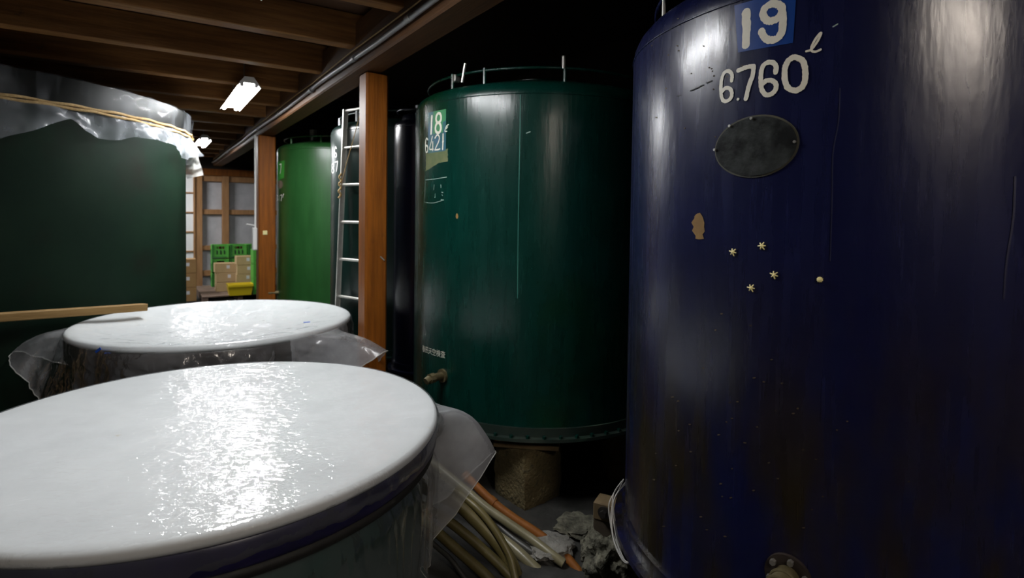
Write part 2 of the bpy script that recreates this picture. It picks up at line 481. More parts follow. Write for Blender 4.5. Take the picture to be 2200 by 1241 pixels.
# ------------------------------------------------------------------ the setting
NB = -1.15                         # the beam's line
S0, S1, NL, NR = -6.5, 11.64, -7.0, 4.4
ZC = CAMZ + 1.50
def quad_slab(name, a, b, c, d, thick, m):
    bm = bmesh.new()
    nrm = (b - a).cross(d - a).normalized() * thick
    top = [bm.verts.new(v) for v in (a, b, c, d)]
    bot = [bm.verts.new(v + nrm) for v in (a, b, c, d)]
    bm.faces.new(top); bm.faces.new(bot[::-1])
    for i in range(4):
        j = (i + 1) % 4
        bm.faces.new((top[i], bot[i], bot[j], top[j]))
    bmesh.ops.recalc_face_normals(bm, faces=bm.faces)
    return struct(obj(name, bm, m))
quad_slab('floor', rn(S0, NL), rn(S0, NR), rn(S1 + .2, NR), rn(S1 + .2, NL), -0.1, FLOORM)
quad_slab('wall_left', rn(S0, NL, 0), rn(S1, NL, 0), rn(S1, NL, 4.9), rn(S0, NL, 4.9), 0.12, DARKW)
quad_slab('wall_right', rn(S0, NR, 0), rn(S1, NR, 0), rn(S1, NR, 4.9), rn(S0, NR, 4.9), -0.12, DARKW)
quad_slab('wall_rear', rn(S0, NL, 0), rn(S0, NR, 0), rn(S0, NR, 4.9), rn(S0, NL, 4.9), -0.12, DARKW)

# ceiling over the aisle: boards and joists; the loft over the tanks is open and high
ceil = struct(empty('ceiling', rn(0, NB, ZC), ROT))
def cpart(name, bm, m): return obj(name, bm, m, ceil)
# local frame of ceiling: x along the row, y = -n (ROT turns x to DU; y then = -DN)
L_n = NB - NL
s = S0
pm = None
while s < S1:
    w = 0.30
    if pm is None:
        bm = bmesh.new(); box(bm, (0, 0, 0), (w - 0.006, L_n, 0.03)); o = cpart('plank', bm, PLANK); pm = o.data
    else:
        o = bpy.data.objects.new('plank', pm); COL.objects.link(o); o.parent = ceil
    o.location = (s + w / 2, L_n / 2, 0.015 + random.uniform(0, 0.004))
    s += w
jm = None
s = 0.70 - 0.95 * 4
while s < S1 - 0.1:
    if jm is None:
        bm = bmesh.new(); box(bm, (0, 0, 0), (L_n - 0.06, 0.12, 0.24), bev=0.006); jo = cpart('joist', bm, JOIST); jm = jo.data
    else:
        jo = bpy.data.objects.new('joist', jm); COL.objects.link(jo); jo.parent = ceil
    jo.rotation_euler = (0, 0, pi / 2)
    jo.location = (s, L_n / 2, -0.12)
    s += 0.95
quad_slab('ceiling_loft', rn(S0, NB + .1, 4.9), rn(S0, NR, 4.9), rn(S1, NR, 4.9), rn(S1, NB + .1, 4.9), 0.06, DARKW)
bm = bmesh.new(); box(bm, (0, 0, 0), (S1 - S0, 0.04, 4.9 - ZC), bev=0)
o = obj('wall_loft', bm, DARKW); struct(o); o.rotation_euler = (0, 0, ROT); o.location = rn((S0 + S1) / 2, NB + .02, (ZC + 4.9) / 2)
# back wall: dark upper board, timber frame and plaster panels
wb = struct(empty('wall_back', rn(S1, 0, 0), ROT))
def wpart(name, n0, n1, z0, z1, m, d=0.05, proud=0.0):
    bm = bmesh.new()
    box(bm, (0.10 - proud - d / 2 + 0.0, -(n0 + n1) / 2, (z0 + z1) / 2), (d, abs(n1 - n0), z1 - z0), bev=0.004 if d > .03 else 0)
    return obj(name, bm, m, wb)
wpart('upper_board', NL, NR, CAMZ + 1.02, 4.9, DARKW, 0.06)
def n_at(px, Yg=13.5):
    # n of the back wall under photo column px
    d = ray(px, HOR)
    t = (S1 - 0 + (ORG.x * DU.x + ORG.y * DU.y)) / (d.x * DU.x + d.y * DU.y)
    p = Vector((d.x * t, d.y * t, 0)) - ORG
    return p.dot(DN)
nst = [n_at(427), n_at(484.5)]
step = nst[1] - nst[0]
studs = [nst[0], nst[1]] + [nst[1] + step * 1.55 * k for k in range(1, 4)]
wpart('lintel', NL, NR, CAMZ + 0.86, CAMZ + 1.02, WOOD, 0.12, 0.03)
rails = [(0.72, 0.86), (-0.07, 0.05), (-0.93, -0.82), (-1.55, -1.42)]
for k, nn in enumerate(studs):
    wpart('stud', nn - 0.075, nn + 0.075, 0, CAMZ + 0.88, PALEW, 0.1, 0.03)
ztop = CAMZ + 0.86
edges = [ztop] + [v for r in rails for v in (CAMZ + r[1], CAMZ + r[0])] + [0.0]
for k in range(len(studs) - 1):
    a, b = studs[k] + 0.075, studs[k + 1] - 0.075
    for (z0, z1) in rails:
        wpart('rail', a, b, CAMZ + z0, CAMZ + z1, PALEW, 0.07, 0.02)
    for q in range(0, len(edges), 2):
        if edges[q] - edges[q + 1] > 0.02:
            wpart('plaster_panel', a, b, edges[q + 1], edges[q], PLASTER, 0.03, -0.02)
wpart('plain_panel', studs[-1], NR, 0, CAMZ + 0.88, DARKW, 0.03)
wpart('plain_panel', NL, studs[0] - 1.3, 0, CAMZ + 0.88, DARKW, 0.03)
# shoji left of the frame
nsh0, nsh1 = studs[0] - 1.3, studs[0] - 0.08
dr = struct(empty('door_1', rn(S1 - 0.02, 0, 0), ROT))
zb = [CAMZ + v for v in (0.95, 0.43, -0.03, -0.49, -0.95, -1.40, -1.85)]
bars = [zb[0]] + zb[1:]
for k in range(len(zb) - 1):
    bm = bmesh.new(); box(bm, (0.0, -(nsh0 + nsh1) / 2, (zb[k] + zb[k + 1]) / 2), (0.012, nsh1 - nsh0 - .02, zb[k] - zb[k + 1] - 0.005))
    obj('paper_pane', bm, PAPER, dr)
    bm = bmesh.new(); box(bm, (-0.02, -(nsh0 + nsh1) / 2, zb[k]), (0.03, nsh1 - nsh0, 0.035), bev=0.003)
    obj('bar', bm, PALEW, dr)
for nn in (nsh0 + 0.02, (nsh0 + nsh1) / 2 - 0.1, nsh1 - 0.015):
    bm = bmesh.new(); box(bm, (-0.022, -nn, CAMZ - 0.45), (0.036, 0.04, 2.8), bev=0.003); obj('stile', bm, PALEW, dr)

# the beam and its posts
BZ = CAMZ + 1.08
t = thing('ceiling_beam', 'long brown timber beam carrying the joists along the row of tanks', 'beam', rn(2.5, NB, BZ), ROT)
bm = bmesh.new(); box(bm, (0, 0, 0.18), (18.0, 0.2, 0.36), bev=0.012)
obj('timber', bm, mat('dark_beam_timber', (0.055, 0.022, 0.006), (0.10, 0.042, 0.012), spec=0.25, rough=0.6, scale=3.0, stretch=(0.7, 9, 9), bump=0.15), t)
def post(s_, w, label, ztop, n_=NB):
    t = thing('wooden_post', label, 'post', rn(s_, n_, 0), ROT + 0.0)
    bm = bmesh.new(); box(bm, (0, 0, ztop / 2), (w, w, ztop - 0.002), bev=0.014)
    obj('shaft', bm, WOOD, t)
    bm = bmesh.new(); box(bm, (0, 0, 0.02), (w + 0.1, w + 0.1, 0.08), bev=0.02)
    obj('foot_stone', bm, FLATROCK, t)
    return t
p1 = post(0.69, 0.176, 'thick orange-brown wooden post standing beside the aluminium ladder', BZ, -1.09)
p2 = post(5.03, 0.225, 'brown wooden post with a white conduit, left of the leaf-green tank', BZ)
bm = bmesh.new(); cyl(bm, (0.02, 0.135, 1.62), (0.02, 0.135, BZ), 0.014, seg=10); obj('conduit', bm, WHITEM, p2, True, 40)
bm = bmesh.new(); box(bm, (0.02, 0.145, 1.47), (0.09, 0.06, 0.32), bev=0.01); sw = obj('switch_box', bm, WHITEM, p2)
bm = bmesh.new(); cyl(bm, (0.02, 0.15, 1.66), (-0.02, 0.26, 1.68), 0.012, seg=8); obj('lever', bm, WHITEM, sw)
bm = bmesh.new(); box(bm, (-0.118, 0.03, CAMZ - 0.29), (0.02, 0.06, 0.06), bev=0.006); obj('socket', bm, CREAM, p2)
bm = bmesh.new(); cyl(bm, (-0.09, -0.03, CAMZ - 0.33), (-0.10, -0.06, CAMZ - 0.36), 0.006, seg=6); obj('nail', bm, STEEL, p1)

# pipe run along the beam
t = thing('conduit_pipe', 'grey metal pipe run along the side of the ceiling beam', 'pipe', rn(2.5, NB - 0.125, CAMZ + 1.15), ROT)
bm = bmesh.new()
pp = [(-8.0 + 16.9 * k / 24.0, 0.002 * sin(k * 2.1), 0.008 * sin(k * 1.3 + 1)) for k in range(25)]
tube(bm, pp, 0.017, 10); obj('run', bm, GALV, t, True, 50)
for x in (-4.6, -2.95, -1.9, -0.6, 0.9, 2.4, 4.3, 6.0):
    bm = bmesh.new(); cyl(bm, (x - 0.035, 0, 0), (x + 0.035, 0, 0), 0.023, seg=12); obj('coupling', bm, GALV, t, True, 40)
t = tag(empty('thin_cable', rn(2.5, NB - 0.118, CAMZ + 1.215), ROT), 'thin pale cable stapled to the beam just above the grey pipe', 'cable')
bm = bmesh.new(); tube(bm, [(-9 + 18 * k / 30.0, 0, 0.006 * sin(k * 1.7)) for k in range(31)], 0.005, 6); obj('cord', bm, STRAW, t, True)

# ------------------------------------------------------------------ lamps
def lamp(x, y, label, m=TUBEM, L=1.25, tilt=0.0):
    t = thing('fluorescent_lamp', label, 'lamp', (x, y, CAMZ + 1.2), ROT, 'twin-tube lamps hung under the joists')
    bm = bmesh.new()
    # trough housing with open ends, seen from below
    sec = [(-0.105, -0.046), (-0.04, 0.045), (0.04, 0.045), (0.105, -0.046), (0.10, -0.047), (0.034, 0.012), (-0.034, 0.012), (-0.10, -0.047)]
    A = [bm.verts.new((-L / 2, a, b)) for a, b in sec]; B = [bm.verts.new((L / 2, a, b)) for a, b in sec]
    for i in range(len(sec)):
        j = (i + 1) % len(sec); bm.faces.new((A[i], A[j], B[j], B[i]))
    bm.faces.new(A[::-1]); bm.faces.new(B)
    bmesh.ops.recalc_face_normals(bm, faces=bm.faces)
    for e_ in (-1, 1):
        cap = [bm.verts.new((e_ * (L / 2 + 0.001), a, b)) for a, b in ((-0.06, -0.012), (-0.04, 0.045), (0.04, 0.045), (0.06, -0.012))]
        cap2 = [bm.verts.new((e_ * (L / 2 + 0.006), a, b)) for a, b in ((-0.06, -0.012), (-0.04, 0.045), (0.04, 0.045), (0.06, -0.012))]
        bm.faces.new(cap if e_ < 0 else cap[::-1]); bm.faces.new(cap2[::-1] if e_ < 0 else cap2)
    obj('housing', bm, WHITEM, t)
    for y_ in (-0.06, 0.06):
        bm = bmesh.new(); cyl(bm, (-L / 2 + 0.03, y_, -0.03), (L / 2 - 0.03, y_, -0.03), 0.016, seg=10); tb = obj('tube', bm, m, t, True, 40)
        for e in (-1, 1):
            bm = bmesh.new(); box(bm, (e * (L / 2 - 0.015), y_, -0.02), (0.03, 0.03, 0.05), bev=0.004); obj('holder', bm, WHITEM, t)
    for e in (-0.4, 0.4):
        bm = bmesh.new(); cyl(bm, (e, 0, 0.045), (e, 0, 0.30), 0.004, seg=6)
        obj('hanger', bm, GALV, t)
    return t
lamp(-2.84, 5.80, 'lit twin-tube lamp under the joists, the larger one in view', TUBE1, 1.45)
lamp(-5.36, 9.65, 'small distant lit twin-tube lamp beyond the plastic-covered tall tank')
lamp(-1.13, 2.51, 'lit twin-tube lamp hanging over the nearest white lid')
lamp(-7.95, 11.2, 'added unseen twin-tube lamp behind the large green tank, brightening the back wall and paper door', TUBE_ADDED)  # unseen lamp added to brighten the far wall and the paper door
lamp(1.15, -0.80, 'warm lit twin-tube lamp behind the viewer facing the blue tank', TUBEW)

# ------------------------------------------------------------------ closed tanks
def arc_prof(R, z, rr=0.10, n=6):
    return [(R - rr + rr * cos(a), z + rr * 0.9 * sin(a)) for a in [pi / 2 * k / n for k in range(n + 1)]]

def closed_tank(name, label, c, R, zb, zw, m, rail_m=None, rail=True, shoulder=0.10, flange_m=None):
    """zb, zw: bottom and top weld of the wall, relative to the eye"""
    z0 = CAMZ + zb
    t = thing(name, label, 'tank', (c[0], c[1], z0))
    H = zw - zb
    bm = bmesh.new()
    prof = [(0, 0.02), (R - 0.02, 0.0)] + [(R, H * k / 12) for k in range(13)]
    prof += [(r, z) for r, z in arc_prof(R, H, shoulder)[1:]]
    prof += [(R * 0.72, H + shoulder * 0.9 + 0.05), (R * 0.34, H + shoulder * 0.9 + 0.11), (R * 0.32, H + shoulder * 0.9 + 0.11), (R * 0.32, H + shoulder * 0.9 + 0.15), (0, H + shoulder * 0.9 + 0.16)]
    lathe(bm, prof, 128)
    obj('body', bm, m, t, True, 50)
    bm = bmesh.new(); tube(bm, circle_pts(R + 0.0005, H - 0.005, 128), 0.004, 6, closed=True)
    obj('weld_seam', bm, m, t, True)
    bm = bmesh.new()
    lathe(bm, [(R - 0.01, 0.075), (R + 0.012, 0.075), (R + 0.014, 0.02), (R + 0.045, 0.018), (R + 0.047, -0.002), (R - 0.03, -0.002), (R - 0.01, 0.075)], 128)
    obj('bottom_flange', bm, flange_m or m, t, True, 30)
    if rail:
        rz = H + shoulder * 0.9 + 0.085
        bm = bmesh.new(); tube(bm, circle_pts(R * 0.90, rz, 96), 0.009, 8, closed=True)
        obj('top_rail', bm, rail_m or m, t, True)
    return t, dict(c=c, R=R, z=z0, H=H, sh=shoulder)

def rail_post(t, T, px, m, w=0.012):
    # upright between the tank's shoulder and its rail, on the bearing of photo column px
    th, _, _ = hit_cyl(px, HOR - 200, T['c'][0], T['c'][1], T['R'] * 0.90)
    r = T['R'] * 0.90
    bm = bmesh.new()
    cyl(bm, (r * cos(th), r * sin(th), T['H'] + T['sh'] * 0.8), (r * cos(th), r * sin(th), T['H'] + T['sh'] * 0.9 + 0.10), w, seg=8)
    return obj('rail_post', bm, m, t, True, 40)

C18, C19, C16, C17 = (0.2, 4.39), (1.50, 2.38), (-1.05, 6.30), (-2.52, 8.555)
ZBOT = -1.394
t18, T18 = closed_tank('storage_tank', 'dark teal steel tank painted 18 over a stone block', C18, 0.95, ZBOT, 0.756, GREEN18, flange_m=mat('worn_teal_flange', (0.006, 0.016, 0.012), (0.018, 0.026, 0.02), rough=0.5, scale=6.0))
t19, T19 = closed_tank('storage_tank', 'large navy blue tank painted 19 at the right edge', C19, 0.975, ZBOT, 0.70, BLUE, shoulder=0.15)
t16, T16 = closed_tank('storage_tank', 'glossy dark green tank behind the aluminium ladder', C16, 0.95, ZBOT, 0.83, GREEN16)
t17, T17 = closed_tank('storage_tank', 'leaf-green tank farthest along the row, right of the brown post', C17, 1.0, ZBOT, 0.875, GREEN17)
CB = (-0.81, 5.106)
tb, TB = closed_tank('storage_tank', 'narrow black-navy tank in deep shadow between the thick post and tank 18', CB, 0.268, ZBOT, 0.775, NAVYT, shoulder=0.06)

def marks(t, T, name, strokes, m, **kw):
    """one mesh per painted sign; scuffs and scratches one mesh each"""
    if name in ('scratch', 'scuff_mark', 'label_frame') and len(strokes) > 1:
        for st in strokes: marks(t, T, name, [st], m, **kw)
        return
    bm = bmesh.new()
    for st in strokes:
        pts, w = st[0], st[1]
        brush(bm, T, pts, w, closed=(len(st) > 2 and st[2]), **kw)
    return obj(name, bm, m, t)

def tr(pts, k, ox, oy): return [(ox + x * k, oy + y * k) for x, y in pts]

# --- tank 19
a = lambda pts: tr(pts, 0.2015, 1340, 0)
bm = bmesh.new(); patch(bm, T19, (1645, 50), dense([(1578, 12), (1712, -26), (1704, 92), (1586, 113)], 12), off=0.0012, rings=6)
obj('number_plate', bm, PLATEB, t19)['label'] = 'bright blue painted rectangle'
marks(t19, T19, 'numeral', [(a([(1310, 135), (1312, 300), (1305, 475)]), 17)], WHITEP)
marks(t19, T19, 'numeral', [(a([(1688, 175), (1690, 100), (1650, 50), (1580, 42), (1515, 85), (1488, 150), (1520, 212), (1575, 226), (1640, 200), (1676, 160)]), 13.5),
                            (a([(1685, 70), (1697, 150), (1700, 240), (1688, 340), (1640, 410), (1560, 428), (1500, 395), (1474, 335)]), 13.5)], WHITEP, off=0.0026)
marks(t19, T19, 'numeral', [(a([(1155, 860), (1158, 795), (1125, 758), (1078, 775), (1050, 840), (1040, 930), (1043, 1010), (1062, 1068), (1100, 1080), (1145, 1045), (1157, 990), (1135, 945), (1090, 940), (1055, 975)]), 7.5)], WHITEP)
marks(t19, T19, 'decimal_point', [(a([(1219, 1058), (1225, 1057)]), 5)], WHITEP)
marks(t19, T19, 'numeral', [(a([(1225, 752), (1300, 722), (1375, 706)]), 8.5), (a([(1388, 708), (1378, 800), (1335, 930), (1305, 1052)]), 9)], WHITEP)
marks(t19, T19, 'numeral', [(a([(1622, 772), (1626, 710), (1590, 668), (1530, 670), (1485, 712), (1468, 790), (1466, 880), (1478, 960), (1515, 1010), (1570, 1005), (1618, 962), (1626, 905), (1590, 862), (1530, 858), (1482, 895)]), 9)], WHITEP)
marks(t19, T19, 'numeral', [(a([(1830, 612), (1900, 640), (1935, 720), (1937, 830), (1910, 920), (1840, 965), (1760, 940), (1722, 860), (1718, 760), (1740, 675), (1785, 625)]), 10.5, True)], WHITEP)
marks(t19, T19, 'letter', [(a([(1950, 548), (2000, 530), (2050, 470), (2090, 400), (2106, 352), (2085, 368), (2040, 430), (2005, 500), (2010, 545), (2050, 552), (2100, 530)]), 4.2)], WHITEP)
ell = [(1627 + 87 * cos(2 * pi * k / 48) , 314 + 63 * sin(2 * pi * k / 48) - 10 * cos(2 * pi * k / 48)) for k in range(48)]
bm = bmesh.new(); patch(bm, T19, (1627, 314), ell, off=0.006, rings=5)
mh = obj('manhole_cover', bm, MANHOLE, t19); mh['label'] = 'worn black oval cover plate'
bm = bmesh.new(); brush(bm, T19, ell, 7, closed=True, n=2, off=0.003, jit=0.02); obj('gasket', bm, KHAKI if False else mat('gasket', (0.05, 0.045, 0.022), (0.02, 0.022, 0.02), rough=0.7, scale=9.0), mh)
for (px, py) in ((1539, 322), (1617, 255), (1571, 271), (1709, 305)):
    th, z, _ = hit_cyl(px, py, C19[0], C19[1], T19['R'])
    bm = bmesh.new(); r = T19['R']
    cyl(bm, (r * cos(th), r * sin(th), z - T19['z']), ((r + .012) * cos(th), (r + .012) * sin(th), z - T19['z']), 0.0045, seg=8)
    obj('screw', bm, STEEL, mh)
bm = bmesh.new(); patch(bm, T19, (1501, 487), [(1501 + (13 + 3 * sin(3 * k)) * cos(2 * pi * k / 20) + (3 if k > 2 and k < 9 else 0), 487 + 30 * sin(2 * pi * k / 20)) for k in range(20)], off=0.0015, jit=0.1)
obj('bare_patch', bm, OCHRE, t19)['label'] = 'ochre patch where blue paint is gone'
marks(t19, T19, 'scratch', [(a([(715, 968), (780, 940), (850, 905)]), 2.2), (a([(885, 885), (945, 860)]), 2.0), (a([(570, 1025), (620, 1015)]), 1.5)], DARKSC)
marks(t19, T19, 'drip_line', [([(1805, 190), (1802, 260), (1790, 330), (1788, 430), (1784, 560)], 2.0)], BLUESC)
marks(t19, T19, 'drip_line', [([(2180, 380), (2176, 470), (2162, 560), (2156, 640)], 3.0)], BLUESC)
marks(t19, T19, 'scratch', [([(1790, 58), (1800, 52)], 2)], SCUFF)
for px in (1421,):
    rail_post(t19, T19, px, ALU, 0.008)
bm = bmesh.new()
chips = bmesh.new()
for k in range(70):
    px, py = (random.gauss(1590, 110), random.gauss(920, 120)) if k < 45 else (random.gauss(1500, 50), random.gauss(140, 90))
    if px < 1390: continue
    patch(chips, T19, (px, py), [(px + random.uniform(1, 3.0) * cos(2 * pi * q / 6) * (1.6 if k < 45 else 1), py + random.uniform(1, 2.4) * sin(2 * pi * q / 6)) for q in range(6)], off=0.001, rings=1)
bm.free()
o = obj('paint_chips', chips, mat('chipped_spot', (0.03, 0.022, 0.012), (0.07, 0.045, 0.02), rough=0.8, scale=20.0), t19); o['kind'] = 'stuff'
# drain valve at the foot of tank 19
th, z, _ = hit_cyl(1694, 1236, C19[0], C19[1], T19['R'])
vr = T19['R']; vz = z - T19['z']
dv = Vector((cos(th), sin(th), 0)); tv = Vector((-sin(th), cos(th), 0))
bm = bmesh.new(); cyl(bm, dv * (vr - 0.01) + Vector((0, 0, vz)), dv * (vr + 0.012) + Vector((0, 0, vz)), 0.066, seg=28)
vf = obj('valve_flange', bm, mat('dark_iron', (0.014, 0.010, 0.008), (0.026, 0.019, 0.015), spec=0.25, rough=0.6, scale=12.0), t19, True, 40)
bm = bmesh.new(); cyl(bm, dv * (vr + 0.012) + Vector((0, 0, vz)), dv * (vr + 0.13) + Vector((0, 0, vz)), 0.036, seg=24)
for q in (0.05, 0.09, 0.125): tube(bm, [dv * (vr + q) + Vector((0, 0, vz)) + (tv * cos(2 * pi * k / 24) + Vector((0, 0, 1)) * sin(2 * pi * k / 24)) * 0.038 for k in range(24)], 0.005, 6, closed=True)
obj('valve_spout', bm, BRASS, t19, True, 40)
for k in range(6):
    an = 2 * pi * k / 6 + 0.35
    c_ = dv * (vr + 0.012) + Vector((0, 0, vz)) + (tv * cos(an) + Vector((0, 0, 1)) * sin(an)) * 0.052
    bm = bmesh.new(); cyl(bm, c_, c_ + dv * 0.014, 0.009, seg=6); obj('bolt', bm, STEEL, vf)

# --- tank 18
b = lambda pts: tr(pts, 0.2095, 880, 200)
bm = bmesh.new(); patch(bm, T18, (938, 285), dense(b([(192, 200), (376, 162), (372, 590), (190, 618)]), 10), off=0.0008, rings=5); obj('label_ground', bm, BLUEP, t18)['label'] = 'faded pale blue label ground'
bm = bmesh.new(); patch(bm, T18, (940, 255), dense(b([(246, 188), (376, 162), (372, 280), (340, 300), (345, 400), (240, 420)]), 8), off=0.0014, rings=4); obj('label_ground', bm, GREENP, t18)['label'] = 'green label ground behind the 18'
bm = bmesh.new(); patch(bm, T18, (938, 345), dense(b([(168, 622), (392, 570), (392, 700), (300, 715), (166, 800)]), 8), off=0.0006, rings=4, jit=0.03); obj('label_ground', bm, KHAKI, t18)['label'] = 'olive scraped patch under the numbers'
marks(t18, T18, 'numeral', [(b([(231, 240), (227, 330), (223, 412)]), 6.7)], WHITEP)
marks(t18, T18, 'numeral', [(b([(300, 205), (322, 225), (322, 275), (298, 302), (276, 285), (278, 235)]), 5.6, True), (b([(297, 302), (320, 330), (320, 380), (296, 408), (270, 385), (272, 330)]), 5.9, True)], WHITEP)
marks(t18, T18, 'numeral', [(b([(190, 478), (176, 464), (167, 500), (166, 560), (172, 605), (186, 598), (190, 560), (178, 535), (168, 555)]), 3.4)], WHITEP)
marks(t18, T18, 'numeral', [(b([(236, 445), (222, 510), (208, 572), (245, 575)]), 3.1), (b([(240, 500), (241, 550), (240, 588)]), 3.1)], WHITEP)
marks(t18, T18, 'numeral', [(b([(263, 460), (285, 428), (306, 445), (302, 490), (262, 582)]), 3.2), (b([(262, 582), (290, 580), (313, 572)]), 3.2)], WHITEP)
marks(t18, T18, 'numeral', [(b([(346, 420), (344, 500), (341, 575)]), 3.6), (b([(340, 500), (350, 495)]), 3.1)], WHITEP)
marks(t18, T18, 'letter', [(b([(402, 322), (384, 335), (368, 370), (366, 392), (384, 390)]), 2.2), (b([(392, 345), (380, 365)]), 2.0)], WHITEP)
marks(t18, T18, 'label_frame', [(b([(165, 905), (162, 1000), (155, 1115)]), 1.2), (b([(165, 890), (260, 880), (382, 860)]), 1.4), (b([(160, 1120), (250, 1125), (350, 1095)]), 1.2)], SCUFF)
marks(t18, T18, 'scuff_mark', [(b([(322, 940), (324, 968)]), 2.2), (b([(265, 1030), (262, 1070)]), 1.5), (b([(330, 1015), (345, 1018)]), 1.8), (b([(325, 1090), (350, 1095)]), 2.0), (b([(255, 940), (250, 990)]), 1.5), (b([(335, 1040), (340, 1052)]), 1.5)], SCUFF)
marks(t18, T18, 'weld_seam', [([(1118, 204), (1117, 300), (1115, 400), (1113, 520), (1112, 640)], 2.2)], mat('seam_paint', (0.03, 0.13, 0.10), (0.02, 0.10, 0.08), rough=0.35), jit=0.02)
bm = bmesh.new(); patch(bm, T18, (982, 464), [(982 + 3 * cos(k), 464 + 6.5 * sin(k)) for k in range(6)], off=0.001, rings=1); obj('bare_patch', bm, OCHRE, t18)
marks(t18, T18, 'scuff_mark', [([(1131, 286), (1139, 283)], 2)], SCUFF)
# small handwritten characters near the tap, set as type and wrapped on to the wall
def wrap_text(t, T, body, px0, py0, px1, py1, hpx, m):
    cu = bpy.data.curves.new('letter_source', 'FONT'); cu.body = body; cu.resolution_u = 2; cu.offset = 0.0
    o = bpy.data.objects.new('letter_source', cu); COL.objects.link(o)
    bpy.context.view_layer.update()
    me = bpy.data.meshes.new_from_object(o.evaluated_get(bpy.context.evaluated_depsgraph_get()))
    bpy.data.objects.remove(o)
    xs = [v.co.x for v in me.vertices]
    if not xs: return None
    x0, x1 = min(xs), max(xs)
    th0, z0, d0 = hit_cyl(px0, py0, T['c'][0], T['c'][1], T['R'])
    th1, z1, d1 = hit_cyl(px1, py1, T['c'][0], T['c'][1], T['R'])
    while th1 - th0 > pi: th1 -= 2 * pi
    while th1 - th0 < -pi: th1 += 2 * pi
    hm = hpx * d0 / F
    for v in me.vertices:
        f = (v.co.x - x0) / (x1 - x0)
        th = th0 + (th1 - th0) * f
        z = z0 + (z1 - z0) * f + v.co.y * hm - T['z']
        v.co = ((T['R'] + .002) * cos(th), (T['R'] + .002) * sin(th), z)
    me.materials.append(m)
    o = bpy.data.objects.new('lettering', me); COL.objects.link(o); o.parent = t
    return o
wrap_text(t18, T18, '春田天空検査', 908, 753, 957, 768, 15, WHITEP)
for px in (972, 1040, 1212):
    rail_post(t18, T18, px, GREEN18)
th, _, _ = hit_cyl(985, 150, C18[0], C18[1], T18['R'] * 0.88)
r = T18['R'] * 0.9; zz = T18['H'] + 0.12
bm = bmesh.new()
cc = Vector((r * cos(th), r * sin(th), zz)); tt = Vector((-sin(th), cos(th), 0))
box(bm, cc + Vector((0, 0, 0.035)), (0.05, 0.03, 0.05), rz=th, bev=0.006)
cyl(bm, cc + tt * 0.06, cc + tt * 0.09 + Vector((0, 0, 0.12)), 0.010, seg=8)
obj('rail_clamp', bm, STEEL, t18, True, 30)
th, _, _ = hit_cyl(1211, 150, C18[0], C18[1], T18['R'] * 0.9)
bm = bmesh.new(); cyl(bm, (r * cos(th), r * sin(th), zz + 0.05), (r * cos(th), r * sin(th), zz + 0.13), 0.014, seg=10); obj('rail_knob', bm, STEEL, t18, True, 40)
bm0 = None
for k in range(26):
    th = radians(205 + 6 * k)
    if bm0 is None:
        bm = bmesh.new(); cyl(bm, (0, 0, 0), (0, 0, 0.018), 0.013, seg=6); o = obj('bolt', bm, GREEN18, t18); bm0 = o.data
    else:
        o = bpy.data.objects.new('bolt', bm0); COL.objects.link(o); o.parent = t18
    o.location = ((T18['R'] + 0.03) * cos(th), (T18['R'] + 0.03) * sin(th), 0.018)
# brass tap on tank 18
th, z, _ = hit_cyl(952, 806, C18[0], C18[1], T18['R'])
dv = Vector((cos(th), sin(th), 0)); tv = Vector((-sin(th), cos(th), 0)); o_ = Vector((0, 0, z - T18['z']))
bm = bmesh.new(); cyl(bm, dv * (0.94) + o_, dv * 0.965 + o_, 0.045, seg=20); cyl(bm, dv * 0.965 + o_, dv * 1.03 + o_, 0.026, seg=16)
tp = obj('tap', bm, BRASS, t18, True, 40)
bm = bmesh.new(); cyl(bm, dv * 1.03 + o_, dv * 1.065 + o_, 0.034, seg=8); cyl(bm, dv * 1.065 + o_, dv * 1.095 + o_ - Vector((0, 0, 0.012)), 0.024, seg=12); obj('tap_nozzle', bm, BRASS, tp, True, 30)

# --- tanks 16 and 17
e = lambda pts: tr(pts, 0.1692, 580, 270)
bm = bmesh.new(); patch(bm, T17, (602, 362), dense(e([(95, 460), (185, 440), (178, 660), (92, 700)]), 8), off=0.001, rings=3); obj('label_ground', bm, LEAFP, t17)['label'] = 'bright green label ground'
marks(t17, T17, 'numeral', [(e([(97, 500), (100, 550), (96, 605)]), 2.6)], WHITELIT)
marks(t17, T17, 'numeral', [(e([(118, 492), (145, 486)]), 2.2), (e([(145, 486), (140, 550), (130, 605)]), 2.6)], WHITELIT)
bm = bmesh.new(); patch(bm, T17, (602, 396), [(602 + 6 * cos(k * .52), 396 + 9 * sin(k * .52)) for k in range(12)], off=0.002, rings=2); obj('round_plate', bm, mat('brown_plate', (0.12, 0.09, 0.06), (0.2, 0.17, 0.13), rough=0.6, scale=9.0), t17)
marks(t17, T17, 'numeral', [(e([(88, 880), (105, 890), (92, 920), (106, 935), (90, 955)]), 1.8)], WHITELIT)
marks(t17, T17, 'numeral', [(e([(120, 885), (118, 950)]), 2.0)], WHITELIT)
marks(t17, T17, 'numeral', [(e([(132, 885), (152, 882), (144, 952)]), 2.0)], WHITELIT)
marks(t17, T17, 'letter', [(e([(165, 905), (178, 865), (165, 880), (168, 910)]), 1.4)], WHITELIT)
rail_post(t17, T17, 626, GREEN17, 0.016); rail_post(t17, T17, 690, GREEN17)
th, _, _ = hit_cyl(661, 300, C17[0], C17[1], 0.5)
bm = bmesh.new(); cyl(bm, (0.5 * cos(th), 0.5 * sin(th), T17['H'] + 0.1), (0.5 * cos(th), 0.5 * sin(th), T17['H'] + 0.36), 0.05, seg=16); obj('vent_pipe', bm, ALU, t17, True, 40)
bm = bmesh.new(); th, z, _ = hit_cyl(598, 628, C17[0], C17[1], 1.0)
